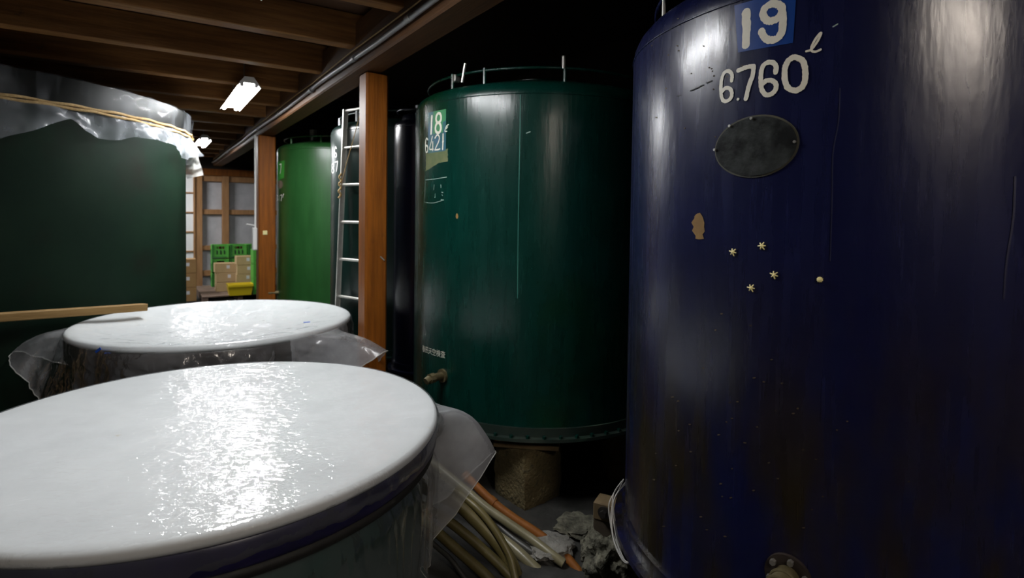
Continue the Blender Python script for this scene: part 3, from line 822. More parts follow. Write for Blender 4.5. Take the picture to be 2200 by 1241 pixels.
cyl(bm, (0.98 * cos(th), 0.98 * sin(th), z - T17['z']), (1.14 * cos(th), 1.14 * sin(th), z - T17['z']), 0.03, seg=10); obj('tap', bm, BRASS, t17, True, 40)
marks(t16, T16, 'numeral', [(e([(800, 285), (800, 350), (798, 395)]), 3.0)], WHITELIT)
marks(t16, T16, 'numeral', [(e([(848, 290), (835, 268), (824, 310), (824, 380), (838, 398), (848, 370), (838, 345), (826, 355)]), 2.6)], WHITELIT)
marks(t16, T16, 'numeral', [(e([(800, 480), (815, 500), (800, 535), (786, 510)]), 2.2, True), (e([(800, 535), (815, 570), (800, 600), (785, 570)]), 2.2, True)], WHITELIT)
marks(t16, T16, 'numeral', [(e([(828, 462), (862, 452)]), 2.2), (e([(862, 452), (855, 510), (845, 580)]), 2.4)], WHITELIT)
rail_post(t16, T16, 722, GALV, 0.02); rail_post(t16, T16, 768, GALV, 0.02)

# star-shaped studs on the blue tank
def stud(px, py, label, arms=True, rot=0.0):
    th, z, d = hit_cyl(px, py, C19[0], C19[1], T19['R'])
    p = Vector((C19[0] + (T19['R'] + 0.001) * cos(th), C19[1] + (T19['R'] + 0.001) * sin(th), z))
    M = Matrix.Translation(p) @ Matrix.Rotation(th, 4, 'Z') @ Matrix.Rotation(pi / 2, 4, 'Y')
    bm = bmesh.new()
    s_ = 6.2 * d / F
    if arms:
        bmesh.ops.create_uvsphere(bm, u_segments=14, v_segments=8, radius=s_ * 0.55, matrix=Matrix.Translation((0, 0, s_ * 0.3)) @ Matrix.Diagonal((1, 1, 0.8, 1)))
        for k in range(6):
            an = rot + 2 * pi * k / 6
            L = s_ * (1.35 if k % 2 == 0 else 1.15)
            tube(bm, [(0, 0, s_ * .45), (cos(an) * L * .6, sin(an) * L * .6, s_ * .42), (cos(an) * L, sin(an) * L, s_ * 0.2)], s_ * 0.27, 7, rf=lambda f: 1.0 - 0.35 * f)
    else:
        cyl(bm, (0, 0, 0), (0, 0, s_ * 0.8), s_ * 0.72, s_ * 0.78, seg=16)
        bmesh.ops.create_uvsphere(bm, u_segments=16, v_segments=8, radius=s_ * 0.78, matrix=Matrix.Translation((0, 0, s_ * 0.8)) @ Matrix.Diagonal((1, 1, 0.55, 1)))
        for k in range(10):
            an = 2 * pi * k / 10
            cyl(bm, (cos(an) * s_ * .8, sin(an) * s_ * .8, s_ * 0.1), (cos(an) * s_ * .8, sin(an) * s_ * .8, s_ * 0.75), s_ * 0.12, seg=6)
    o = obj('star_stud' if arms else 'round_stud', bm, CREAM, None, True, 60)
    o.matrix_world = M
    return tag(o, label, 'stud', 'cream studs on the blue tank')
stud(1576, 541, 'cream star stud on the blue tank, leftmost of the stars', rot=0.3)
stud(1638, 528, 'cream star stud on the blue tank, highest of the stars', rot=0.6)
stud(1664, 590, 'cream star stud on the blue tank, nearest the round stud', rot=0.2)
stud(1615, 618, 'cream star stud on the blue tank, lowest of the stars', rot=0.45)
stud(1762, 600, 'cream round ribbed stud on the blue tank, right of the stars', arms=False)

# ------------------------------------------------------------------ ladder against tank 16
LP0 = Vector((-1.735, 5.46, 0)); LP1 = Vector((-1.66, 5.55, CAMZ + 1.02))
TD = Vector((0.80, -0.595, 0)).normalized()
ld = thing('ladder', 'aluminium ladder leaning on the dark green tank beside the thick post', 'ladder', LP0)
def rail_bar(name, off):
    bm = bmesh.new()
    a_, b_ = TD * off, LP1 - LP0 + TD * off
    d_ = (b_ - a_).normalized(); n_ = d_.cross(TD).normalized()
    for dn, wt in ((0.025, 0.014), (-0.025, 0.014), (0, 0.006)):
        for_w = 0.006 if wt == 0.014 else 0.05
        q = [TD * sx * wt / 2 + n_ * (dn + sy * for_w / 2) for sx, sy in ((-1, -1), (1, -1), (1, 1), (-1, 1))]
        A = [bm.verts.new(a_ + v) for v in q]; B = [bm.verts.new(b_ + v) for v in q]
        for i in range(4): bm.faces.new((A[i], A[(i + 1) % 4], B[(i + 1) % 4], B[i]))
        bm.faces.new(A[::-1]); bm.faces.new(B)
    bmesh.ops.recalc_face_normals(bm, faces=bm.faces)
    return obj(name, bm, ALU, ld)
rail_bar('stile', 0.0); rail_bar('stile', 0.40)
for k in range(9):
    f = (LP1.z - 0.01 - k * 0.365) / LP1.z
    if f < 0.02: break
    c0 = (LP1 - LP0) * f
    bm = bmesh.new(); cyl(bm, c0, c0 + TD * 0.40, 0.014, seg=10)
    obj('rung', bm, ALU, ld, True, 40)
bm = bmesh.new()
cd = (LP1 - LP0)
tube(bm, catmull([cd * 0.985 + TD * 0.25 + Vector((0, -.03, 0)), cd * 0.9 + TD * 0.16 + Vector((0, -.03, 0)), cd * 0.82 + TD * 0.07 + Vector((0, -.03, 0)), cd * 0.73 + Vector((-.01, -.04, 0))], 5), 0.004, 6)
obj('pull_rope', bm, STRAW, ld, True)
bm = bmesh.new()
tube(bm, catmull([cd * (0.78 - 0.012 * k) + Vector((0.012 * (-1) ** k - 0.01, -0.045, 0)) for k in range(8)], 4), 0.010, 7)
obj('rope_knot', bm, STRAW, ld, True)

# ------------------------------------------------------------------ open tanks with lids under film
def polar(bm, fn, nth, vs):
    rows = []
    for v in vs:
        rows.append([bm.verts.new(fn(2 * pi * i / nth, v)) for i in range(nth)])
    for k in range(len(rows) - 1):
        for i in range(nth):
            j = (i + 1) % nth
            bm.faces.new((rows[k][i], rows[k][j], rows[k + 1][j], rows[k + 1][i]))
    return bm

def adiff(a_, b_):
    d = a_ - b_
    while d > pi: d -= 2 * pi
    while d < -pi: d += 2 * pi
    return d

def dish(f, sag):
    """height of the dished lid at fraction f of its radius, below its rim"""
    return -sag * (1 - min(f / 0.955, 1.0) ** 2.4)
def lid_mesh(R, zt, sag, th=0.048):
    bm = bmesh.new()
    pr = [(R * 0.955 * k / 24, zt + dish(0.955 * k / 24, sag)) for k in range(25)]
    rr = th / 2
    pr += [(R - 0.004 - rr + rr * sin(pi * k / 12), zt - rr + rr * cos(pi * k / 12)) for k in range(1, 13)]
    pr += [(R * 0.9 * (1 - k / 8), zt - th + dish(0.9 * (1 - k / 8), sag)) for k in range(9)]
    return lathe(bm, pr, 144)
def drape(ztop, R, sag, skirt, corners, seed, wr, strap=None, base_flare=0.03, ruffle=0.02, tight=1.0, crease=0.0):
    """polythene sheet over a round lid: v 0..1 the top, 1..2 the skirt; corners = (angle, width, reach, drop)"""
    def fn(a, v):
        ca, sa = cos(a), sin(a)
        if v <= 1.0:
            r = 0.002 + (R - 0.026) * v
            x_, y_ = r * ca, r * sa
            ed = min(1, (1 - v) * 6 + 0.1)
            z = ztop + 0.005 + dish(r / R, sag) + wr * ed * abs(fbm(x_ * 4 + seed, y_ * 4, 0.3, 4)) + wr * 0.35 * ed * abs(fbm(x_ * 16 + seed, y_ * 11, 2.3, 3))
            return (r * ca, r * sa, z)
        u = v - 1.0
        g = 0.0; L = skirt; reach = base_flare
        for (a0, wd, rc, dr_) in corners:
            dl = adiff(a, a0)
            w = math.exp(-(dl / (wd * (tight if dl < 0 else 1.0))) ** 2)
            L += (dr_ - skirt) * w; reach += rc * w; g = max(g, w)
        nz = fbm(a * 6 + seed, u * 0.8, seed * 1.7, 3)
        n2 = fbm(a * 22 + seed, u * 1.5, seed, 3)
        L *= 1 + 0.10 * nz
        # rounded edge first
        if u < 0.12:
            q = u / 0.12 * pi / 2
            r = R - 0.024 + 0.028 * sin(q); z = ztop + 0.004 - 0.03 * (1 - cos(q))
        else:
            k = (u - 0.12) / 0.88
            r = R + 0.004 + reach * k ** (1.15 - 0.6 * g) + ruffle * (0.15 + k) * (nz * 0.7 + n2 * 0.6) * (1 - 0.5 * g)
            z = ztop - 0.026 - L * k ** (1 + 0.5 * g)
            if crease: r += crease * min(1, k * 6 + 0.2) * (abs(fbm(a * 14 + z * 9, z * 16 + a * 5, seed, 3)) + 0.6 * abs(fbm(a * 30 - z * 6, z * 30, seed + 4, 2)))
            if strap is not None and g < 0.6:
                zs, rs = strap
                d = ztop - z
                f = math.exp(-((d - zs) / 0.045) ** 2) * (1 - g / 0.6)
                r = r * (1 - f) + (rs + 0.004) * f
                if d > zs: r = r - (R - rs) * 0.35 * (1 - f) * (1 - g)
        return (r * ca, r * sa, z)
    return fn
VS = [0.0, 0.03] + [k / 46 for k in range(3, 47)] + [1 + 0.02 * k for k in range(1, 7)] + [1.12 + 0.88 * k / 26 for k in range(1, 27)]

def skirt_parts(t, fn, m1, m2, angs, half, nth=420):
    vs = [v for v in VS if v >= 1.115]
    inn = lambda i: any(abs(adiff(2 * pi * (i + 0.5) / nth, a_)) < half for a_ in angs)
    bm = bmesh.new(); sub_polar(bm, fn, nth, vs, lambda i: not inn(i)); obj('skirt', bm, m1, t, True)
    for a_ in angs:
        bm = bmesh.new(); sub_polar(bm, fn, nth, vs, lambda i: abs(adiff(2 * pi * (i + 0.5) / nth, a_)) < half)
        obj('loose_corner', bm, m2, t, True)
def sub_polar(bm, fn, nth, vs, keep):
    cols = [i for i in range(nth) if keep(i)]
    need = sorted(set(cols) | {(i + 1) % nth for i in cols})
    rows = [{i: bm.verts.new(fn(2 * pi * i / nth, v)) for i in need} for v in vs]
    for k in range(len(rows) - 1):
        for i in cols:
            j = (i + 1) % nth
            bm.faces.new((rows[k][i], rows[k][j], rows[k + 1][j], rows[k + 1][i]))
def open_tank(name, label, c, R, Rl, zt, rim_h, wall_m, rim_m):
    t = thing(name, label, 'tank', (c[0], c[1], 0))
    bm = bmesh.new(); lathe(bm, [(0, 0.12), (R - 0.02, 0.10), (R, 0.12), (R, zt - rim_h), (R, zt - 0.05), (R - 0.02, zt - 0.05), (R - 0.02, zt - 0.3)], 128)
    obj('body', bm, wall_m, t, True, 40)
    bm = bmesh.new(); lathe(bm, [(R + 0.002, zt - rim_h), (Rl - 0.02, zt - rim_h + 0.005), (Rl - 0.008, zt - rim_h + 0.02), (Rl - 0.004, zt - 0.06), (Rl - 0.012, zt - 0.046), (R - 0.02, zt - 0.046)], 128)
    obj('rim_band', bm, rim_m, t, True, 40)
    bm = bmesh.new(); lathe(bm, [(R - 0.03, 0.12), (R + 0.03, 0.12), (R + 0.03, 0.0), (R - 0.03, 0.0)], 96); obj('base_ring', bm, wall_m, t, True, 40)
    return t

ZL = CAMZ - 0.89
CN, RN_ = (-1.278, 2.369), 0.965
open_tank('lidded_tank', 'dark teal open tank with navy rim under the nearest white lid', CN, 0.896, RN_, ZL, 0.14, TEALN, NAVYRIM)
t = thing('tank_lid', 'nearest large round white lid, slightly dished, under clear film', 'lid', (CN[0], CN[1], 0))
bm = lid_mesh(RN_, ZL, 0.022)
obj('disc', bm, LIDW, t, True, 60)
t = thing('plastic_sheet', 'clear plastic sheet stretched over the nearest white lid and hanging down', 'plastic sheet', (CN[0], CN[1], 0))
fn = drape(ZL - 0.001, RN_, 0.022, 0.62, [(radians(14), 0.15, 0.31, 0.24), (radians(104), 0.3, 0.2, 0.3), (radians(194), 0.3, 0.2, 0.3), (radians(284), 0.22, 0.03, 0.42)], 3.1, 0.006, strap=(0.155, 0.912), base_flare=-0.015, ruffle=0.035, tight=0.42)
bm = bmesh.new(); polar(bm, fn, 420, [v for v in VS if v <= 1.125]); obj('top', bm, FILM_LID, t, True)
skirt_parts(t, fn, FILM_SIDE, FILM_FLAP, [radians(14)], 0.24)
bm = bmesh.new(); tube(bm, [fn(2 * pi * i / 420, 2.0) for i in range(420)], 0.0022, 5, closed=True); obj('hem', bm, FILM_WHITE, t, True)
t = thing('tie_band', 'black rubber band tied round the near tank below its rim', 'band', (CN[0], CN[1], 0))
bm = bmesh.new(); tube(bm, circle_pts(0.926, ZL - 0.155, 128), 0.022, 10, closed=True); obj('loop', bm, RUBBER, t, True)

C2, R2 = (-2.416, 4.64), 1.04
open_tank('lidded_tank', 'dark brown open tank with a dished white lid, between the near tank and the crates', C2, 0.97, R2, ZL, 0.2, BROWNRIM, BROWNRIM)
t = thing('tank_lid', 'second round white lid, deeply dished and glaring under the lamp', 'lid', (C2[0], C2[1], 0))
bm = lid_mesh(R2, ZL, 0.11)
obj('disc', bm, LIDW, t, True, 60)
t = thing('plastic_sheet', 'crumpled plastic sheet over the second white lid with stiff corners at both sides', 'plastic sheet', (C2[0], C2[1], 0))
fn = drape(ZL - 0.001, R2, 0.11, 0.45, [(radians(-19), 0.15, 0.47, 0.10), (radians(204), 0.24, 0.27, 0.14), (radians(92), 0.3, 0.15, 0.1), (radians(268), 0.25, 0.02, 0.42)], 8.6, 0.022, base_flare=0.05, ruffle=0.06, crease=0.016)
bm = bmesh.new(); polar(bm, fn, 420, [v for v in VS if v <= 1.125]); obj('top', bm, FILM_LID, t, True)
skirt_parts(t, fn, FILM_SIDE2, FILM_FLAP, [radians(-19), radians(204)], 0.33)
bm = bmesh.new(); tube(bm, [fn(2 * pi * i / 420, 2.0) for i in range(420)], 0.004, 5, closed=True); obj('hem', bm, FILM_WHITE, t, True)
# blue tape marks on that sheet
pq = atz(659, 701, ZL - 0.02)
bm = bmesh.new(); box(bm, (0, 0, 0), (0.05, 0.018, 0.004), rz=0.5); o = obj('tape_mark', bm, BLUETAPE); o.location = pq + Vector((0, 0, 0.035)); tag(o, 'small blue tape mark on the right side of the second lid', 'tape')

th, z, _ = hit_cyl(211, 752, C2[0], C2[1], R2 + 0.035)
bm = bmesh.new(); box(bm, (0, 0, 0), (0.05, 0.004, 0.016), M=Matrix.Rotation(-0.6, 4, 'Y')); o = obj('tape_mark', bm, BLUETAPE)
o.location = (C2[0] + (R2 + .035) * cos(th), C2[1] + (R2 + .035) * sin(th), z); o.rotation_euler = (0, 0, th + pi / 2)
tag(o, 'small slanting blue tape mark on the film below the front left of the second lid', 'tape')

# big tank at the left with film, rope
CL, RL = (-5.63, 5.28), 2.2
ZT = CAMZ + 1.05
tl = thing('storage_tank', 'very large dull green tank at the left, its rim wrapped in plastic', 'tank', (CL[0], CL[1], 0))
TL = dict(c=CL, R=RL, z=0)
bm = bmesh.new(); lathe(bm, [(0, 0.3), (RL, 0.28)] + [(RL, 0.28 + (ZT - 0.45) * k / 10) for k in range(11)] + [(RL, ZT - 0.1), (RL - 0.03, ZT - 0.1), (RL - 0.03, ZT - 0.6)], 160)
obj('body', bm, GREENL, tl, True, 40)
bm = bmesh.new(); lathe(bm, [(RL + 0.004, ZT - 0.24), (RL + 0.045, ZT - 0.235), (RL + 0.05, ZT - 0.01), (RL + 0.03, ZT), (RL - 0.03, ZT), (RL - 0.03, ZT - 0.1)], 160)
obj('rim_band', bm, BLACKRIM, tl, True, 40)
bm = bmesh.new(); lathe(bm, [(RL - 0.1, 0.28), (RL + 0.02, 0.28), (RL + 0.02, 0.0), (RL - 0.1, 0.0)], 96); obj('base_ring', bm, GREENL, tl, True, 40)
# film: hem follows the photograph's line
hem_px = [(-60, 300), (-20, 305), (5, 296), (60, 283), (110, 266), (150, 256), (175, 275), (205, 297), (240, 303), (262, 302), (285, 295), (310, 300), (330, 302), (350, 310), (375, 330), (397, 345)]
hem = []
for px, py in hem_px:
    th, z, _ = hit_cyl(px, py, CL[0], CL[1], RL + 0.05)
    hem.append((th, ZT - z))
hth = unwrap([h[0] for h in hem]); hem = sorted((hth[i], hem[i][1]) for i in range(len(hem)))
lo_t, hi_t = hem[0][0], hem[-1][0]
def hem_len(a):
    for sh in (-2 * pi, 0, 2 * pi):
        q = a + sh
        if lo_t <= q <= hi_t:
            for i in range(len(hem) - 1):
                if hem[i][0] <= q <= hem[i + 1][0]:
                    f = (q - hem[i][0]) / max(hem[i + 1][0] - hem[i][0], 1e-6)
                    return hem[i][1] * (1 - f) + hem[i + 1][1] * f
    return 0.46 + 0.07 * sin(a * 9)
def filmL(a, v):
    R = RL + 0.05
    if v <= 1:
        r = (R - 0.03) * (0.55 + 0.45 * v); z = ZT + 0.006 - 0.14 * (1 - v)
        return (r * cos(a), r * sin(a), z + 0.01 * fbm(a * 5, v * 3, 2, 3))
    u = v - 1
    L = hem_len(a)
    rope = 0.235
    nz = fbm(a * 7 + 4, u * 1.2, 1.3, 4); n2 = fbm(a * 26, u * 2.2, 5.3, 3)
    d = 0.225 * u / 0.6 if u <= 0.6 else 0.225 + (L - 0.225) * (u - 0.6) / 0.4
    r = R + 0.012 + 0.02 * min(1, u * 8) * (nz + 0.7 * n2)
    f = math.exp(-((d - rope) / 0.035) ** 2)
    r = r * (1 - f) + (R + 0.006) * f
    if d > rope: r += 0.10 * ((d - rope) / 0.2) * (0.5 + nz * 0.8)
    return (max(r, R + 0.004 if d < 0.22 else RL + 0.01) * cos(a), max(r, R + 0.004 if d < 0.22 else RL + 0.01) * sin(a), ZT + 0.006 - d)
t = thing('plastic_sheet', 'wrinkled plastic sheet tied over the large green tank at the left', 'plastic sheet', (CL[0], CL[1], 0))
bm = bmesh.new(); polar(bm, filmL, 480, [0, 0.5, 1.0] + [1 + k / 40 for k in range(1, 25)]); obj('band_film', bm, FILM_BAND, t, True)
bm = bmesh.new(); polar(bm, filmL, 480, [1 + 0.6 + 0.4 * k / 16 for k in range(17)]); obj('hanging_film', bm, FILM_FAR, t, True)
# loose end hanging off the right side
pts_l = [(318, 292), (350, 284), (385, 292), (408, 300), (425, 318), (428, 335), (435, 365), (437, 377), (420, 380), (400, 384), (398, 360), (402, 338), (388, 325), (360, 310), (335, 303)]
bm = bmesh.new()
Yl = lambda px: 6.0 + (px - 318) / 120 * 0.2
rows = []
spine_top = catmull([(318, 290, 0), (350, 283, 0), (385, 289, 0), (410, 303, 0), (424, 325, 0), (428, 345, 0), (434, 362, 0), (437, 376, 0)], 6)
spine_bot = catmull([(318, 300, 0), (345, 306, 0), (370, 322, 0), (392, 333, 0), (402, 345, 0), (399, 360, 0), (399, 374, 0), (402, 384, 0)], 6)
for i in range(len(spine_top)):
    row = []
    for k in range(9):
        f = k / 8
        p = spine_top[i].lerp(spine_bot[i], f)
        Y = 6.12 + 0.28 * min(1, i / 26) - 0.05 * sin(f * pi) + 0.05 * fbm(i * 0.25, f * 3, 7, 3)
        row.append(bm.verts.new(at(p.x, p.y, Y) - Vector((CL[0], CL[1], 0))))
    rows.append(row)
for i in range(len(rows) - 1):
    for k in range(8): bm.faces.new((rows[i][k], rows[i][k + 1], rows[i + 1][k + 1], rows[i + 1][k]))
o = obj('loose_end', bm, FILM_WHITE, t, True)
# straw rope
t = thing('straw_rope', 'twisted straw rope tied round the plastic on the large green tank', 'rope', (CL[0], CL[1], ZT - 0.235))
for k in (0, 1):
    bm = bmesh.new(); P = []
    for i in range(360):
        an = 2 * pi * i / 360
        w = an * 40 + k * pi
        sep = 0.011 + 0.008 * max(0, sin(an * 3 + 1))
        P.append(((RL + 0.066 + 0.006 * cos(w)) * cos(an), (RL + 0.066 + 0.006 * cos(w)) * sin(an), sep * (1 if k else -1) + 0.004 * sin(w)))
    tube(bm, P, 0.012, 7, closed=True); obj('strand', bm, STRAW, t, True)

# batten lying across the second tank's left edge
E1 = Vector((-3.19, 4.85, CAMZ - 0.841)); E0 = Vector((-3.81, 3.33, CAMZ - 0.715))
d = E1 - E0
o = None
bm = bmesh.new(); box(bm, (0, 0, 0), (d.length, 0.075, 0.062), bev=0.006)
o = obj('wooden_batten', bm, STICKM); o.location = (E0 + E1) / 2; o.rotation_euler = (0, -math.asin(d.z / d.length), atan2(d.y, d.x))
tag(o, 'straight planed wooden batten lying over the left edge of the second lid', 'batten')

# trestle that carries the batten's outer end, beyond the left edge of the picture
tz = E0.z - 0.035 - 0.012
ux, uy = d.x / hypot(d.x, d.y), d.y / hypot(d.x, d.y)
t = thing('trestle', 'plain wooden trestle holding the outer end of the batten', 'trestle', (E0.x + ux * 0.1, E0.y + uy * 0.1, 0), atan2(uy, ux))
bm = bmesh.new(); box(bm, (0, 0, tz - 0.02), (0.08, 0.5, 0.06), bev=0.005); obj('top_bar', bm, STICKM, t)
for sx in (-1, 1):
    for sy in (-1, 1):
        bm = bmesh.new(); cyl(bm, (sx * 0.16, sy * 0.2, 0), (sx * 0.02, sy * 0.2, tz - 0.05), 0.02, seg=8); obj('leg', bm, STICKM, t)

# ------------------------------------------------------------------ far end: pallet, crates, cartons
GR = ROT - pi / 2                        # things there stand square to the back wall: local x = DN, local y = DU
PZ = 0.15
pc = at(497, 626, 12.2); pc.z = 0
pl = thing('pallet', 'low brown timber pallet on the floor before the grey wall', 'pallet', (pc.x, pc.y, 0), GR)
for k in range(7):
    bm = bmesh.new(); box(bm, (0.06, -0.84 + 0.28 * k, PZ - 0.012), (1.38, 0.24, 0.024), bev=0.003); obj('deck_board', bm, PALLETM, pl)
for x in (-0.57, 0.06, 0.69):
    bm = bmesh.new(); box(bm, (x, 0, 0.063), (0.1, 1.9, 0.124), bev=0.004); obj('bearer', bm, PALLETM, pl)
plm = Matrix.Translation((pc.x, pc.y, 0)) @ Matrix.Rotation(GR, 4, 'Z')

def make_crate():
    t = empty('bottle_crate', (0, 0, 0))
    W, D, Hh = 0.355, 0.30, 0.30
    bm = bmesh.new()
    box(bm, (0, 0, 0.012), (W, D, 0.024))
    for sx in (-1, 1): box(bm, (sx * (W / 2 - 0.01), 0, Hh / 2), (0.02, D, Hh), bev=0.003)
    box(bm, (0, D / 2 - 0.01, Hh / 2), (W - 0.04, 0.02, Hh))
    box(bm, (0, -D / 2 + 0.012, 0.11), (W - 0.04, 0.016, 0.18))
    box(bm, (0, -D / 2 + 0.012, Hh - 0.02), (W - 0.04, 0.016, 0.04))
    for sx in (-1, 1): box(bm, (sx * (W / 2 - 0.06), -D / 2 + 0.012, Hh - 0.07), (0.08, 0.016, 0.07))
    obj('shell', bm, CRATE, t)
    for sx in (-1, 1):
        bm = bmesh.new(); box(bm, (sx * (W / 2 - 0.025), -D / 2 - 0.004, Hh / 2), (0.04, 0.016, Hh - 0.01), bev=0.003); obj('corner_rib', bm, CRATED if sx < 0 else CRATE, t)
    for y_, z_, h_ in ((-0.07, 0.14, 0.13), (0.02, 0.17, 0.07), (0.08, 0.12, 0.11)):
        bm = bmesh.new(); box(bm, (-W / 2 - 0.001, y_, z_), (0.006, 0.022, h_), M=Matrix.Rotation(0.35, 4, 'X')); obj('side_slot', bm, CRATED, t)
    bm = bmesh.new(); box(bm, (0, -D / 2, 0.015), (W - 0.08, 0.012, 0.03)); obj('foot_rib', bm, CRATED, t)
    for x, w, sl in ((-0.075, 0.035, 0.2), (0.0, 0.04, -0.3), (0.075, 0.035, 0.1)):
        bm = bmesh.new(); box(bm, (x, -D / 2 + 0.001, 0.13), (w * 0.5, 0.006, 0.10)); box(bm, (x + w * .45, -D / 2 + 0.0012, 0.12 + 0.02 * sl), (w * 0.3, 0.006, 0.07)); obj('printed_glyph', bm, GLYPH, t)
    bm = bmesh.new()
    for x in (-0.08, 0.0, 0.08): cyl(bm, (x, -0.02, 0.03), (x, -0.02, 0.27), 0.035, seg=10)
    o = obj('bottle_tops', bm, BOTTLE, t); o.name = 'bottle_glass'; o['kind'] = 'stuff'
    return t
def dup(root, label):
    c = root.copy(); COL.objects.link(c)
    for ch in list(root.children):
        k = ch.copy(); COL.objects.link(k); k.parent = c
    c['label'] = label
    return c
crate = None
def place(o, lx, ly, lz, rz=0.0):
    p = plm @ Vector((lx, ly, lz)); o.location = p; o.rotation_euler = (0, 0, GR + rz)
def lxy(px, Y):
    p = at(px, 560, Y); q = plm.inverted() @ Vector((p.x, p.y, 0)); return q.x, q.y
colpx = [(472.5, 'left'), (506.5, 'middle'), (536, 'right')]
lvl = ['bottom', 'middle', 'top']
x0, y0 = lxy(472.5, 12.75)
for ci, (px, cn) in enumerate(colpx):
    for lv in range(3):
        lab = 'green plastic bottle crate, %s of the %s column behind the cartons' % (lvl[lv], cn)
        if crate is None:
            crate = make_crate(); c = tag(crate, lab, 'crate', 'green bottle crates by the grey wall')
        else: c = dup(crate, lab)
        place(c, x0 + ci * 0.37, y0, PZ + lv * 0.325, random.uniform(-.02, .02))
# darker column nearer, beside the post
for lv in range(3):
    c = dup(crate, 'green bottle crate turned sideways beside the post, %s of its stack' % lvl[lv])
    x1, y1 = lxy(558, 11.75)
    place(c, x1, y1, PZ + lv * 0.31, pi / 2)

def make_carton(W, D, Hh, m):
    t = empty('cardboard_box', (0, 0, 0))
    bm = bmesh.new(); box(bm, (0, 0, Hh / 2), (W, D, Hh - 0.006), bev=0.004); obj('carton', bm, m, t)
    bm = bmesh.new(); box(bm, (0, 0, Hh - 0.002), (W - 0.01, 0.05, 0.002)); obj('tape', bm, CARTOND if m is CARTON else CARTON, t)
    bm = bmesh.new(); box(bm, (0.05, -D / 2 - 0.001, Hh * 0.62), (0.06, 0.003, 0.07)); obj('paper_label', bm, LABELW, t)
    return t
ct = None
ord4 = ['bottom', 'second from bottom', 'third from bottom', 'top']
for px, nm, cnt, W in ((484, 'left', 3, 0.40), (525.5, 'right', 4, 0.345)):
    xx, yy = lxy(px, 12.0)
    for lv in range(cnt):
        nme = ord4[lv] if cnt == 4 else ['bottom', 'middle', 'top'][lv]
        lab = 'tan cardboard carton with white label, %s of the %s stack on the pallet' % (nme, nm)
        t = make_carton(W, 0.30, 0.20 if cnt == 3 else 0.19, CARTON)
        tag(t, lab, 'box', 'tan cartons on the pallet')
        place(t, xx + random.uniform(-.012, .012), yy + random.uniform(-.01, .01), PZ + lv * (0.20 if cnt == 3 else 0.19))
# yellow tub
xx, yy = lxy(515, 11.45)
yt = thing('plastic_tub', 'bright yellow plastic tub on the pallet in front of the cartons', 'tub', plm @ Vector((xx, yy, PZ)), GR)
bm = bmesh.new()
W, D, Hh = 0.47, 0.34, 0.23
def ring(w, d_, z): return [bm.verts.new((sx * w / 2, sy * d_ / 2, z)) for sx, sy in ((-1, -1), (1, -1), (1, 1), (-1, 1))]
rs = [ring(W * .84, D * .8, 0.0), ring(W, D, Hh), ring(W - 0.02, D - 0.02, Hh), ring(W * .84 - .02, D * .8 - .02, 0.015)]
bm.faces.new(rs[0][::-1]); bm.faces.new(rs[3])
for k in range(3):
    for i in range(4): bm.faces.new((rs[k][i], rs[k][(i + 1) % 4], rs[k + 1][(i + 1) % 4], rs[k + 1][i]))
obj('tub', bm, YELLOW, yt)
bm = bmesh.new(); box(bm, (0, -D / 2 - 0.008, Hh - 0.03), (W, 0.02, 0.05), bev=0.005); obj('lip', bm, YELLOW, yt)
# brown carton stack at the left, half hidden by the big tank
for lv in range(3):
    t = make_carton(0.40, 0.35, 0.29, CARTOND)
    tag(t, 'brown cardboard carton beside the big green tank, %s of its stack' % ['bottom', 'middle', 'top'][lv], 'box', 'brown cartons beside the big green tank')
    p = at(396, 560, 11.5); t.location = (p.x + random.uniform(-.01, .01), p.y, lv * 0.29); t.rotation_euler = (0, 0, GR)

# ------------------------------------------------------------------ under the tanks
def blob(name, label, cat, c, size, m, seed, sub=4, amp=0.18, flat=None, freq=2.0):
    bm = bmesh.new(); bmesh.ops.create_icosphere(bm, subdivisions=sub, radius=0.5)
    for v in bm.verts:
        n_ = v.co.normalized()
        v.co = n_ * (0.5 + amp * fbm(n_.x * freq + seed, n_.y * freq, n_.z * freq, 4))
        v.co.x *= size[0]; v.co.y *= size[1]; v.co.z *= size[2]
        if v.co.z < -size[2] * 0.38: v.co.z = -size[2] * 0.38
    o = obj(name, bm, m, None, True, 50); o.location = c
    return tag(o, label, cat)
def rough_block(size, seed, amp, cuts=10):
    bm = bmesh.new(); bmesh.ops.create_cube(bm, size=1.0)
    bmesh.ops.subdivide_edges(bm, edges=bm.edges, cuts=cuts, use_grid_fill=True)
    for v in bm.verts:
        p = Vector((v.co.x * size[0], v.co.y * size[1], v.co.z * size[2]))
        # ease the corners
        q = Vector((abs(v.co.x) * 2, abs(v.co.y) * 2, abs(v.co.z) * 2))
        e_ = sum(1 for t_ in q if t_ > 0.98)
        if e_ >= 2: p *= 0.965 if e_ == 2 else 0.94
        p += Vector((fbm(p.x * 9 + seed, p.y * 9, p.z * 9, 4), fbm(p.x * 9, p.y * 9 + seed, p.z * 9, 4), fbm(p.x * 9, p.y * 9, p.z * 9 + seed, 4))) * amp
        if v.co.z < -0.49: p.z = -size[2] / 2
        v.co = p
    return bm
bm = rough_block((0.33, 0.31, 0.37), 4, 0.014)
st = obj('stone_block', bm, STONE, None, True, 45); st.location = (0.125, 3.66, 0.185); st.rotation_euler = (0, 0, radians(40))
tag(st, 'squared ochre stone block holding up the teal tank 18', 'stone')
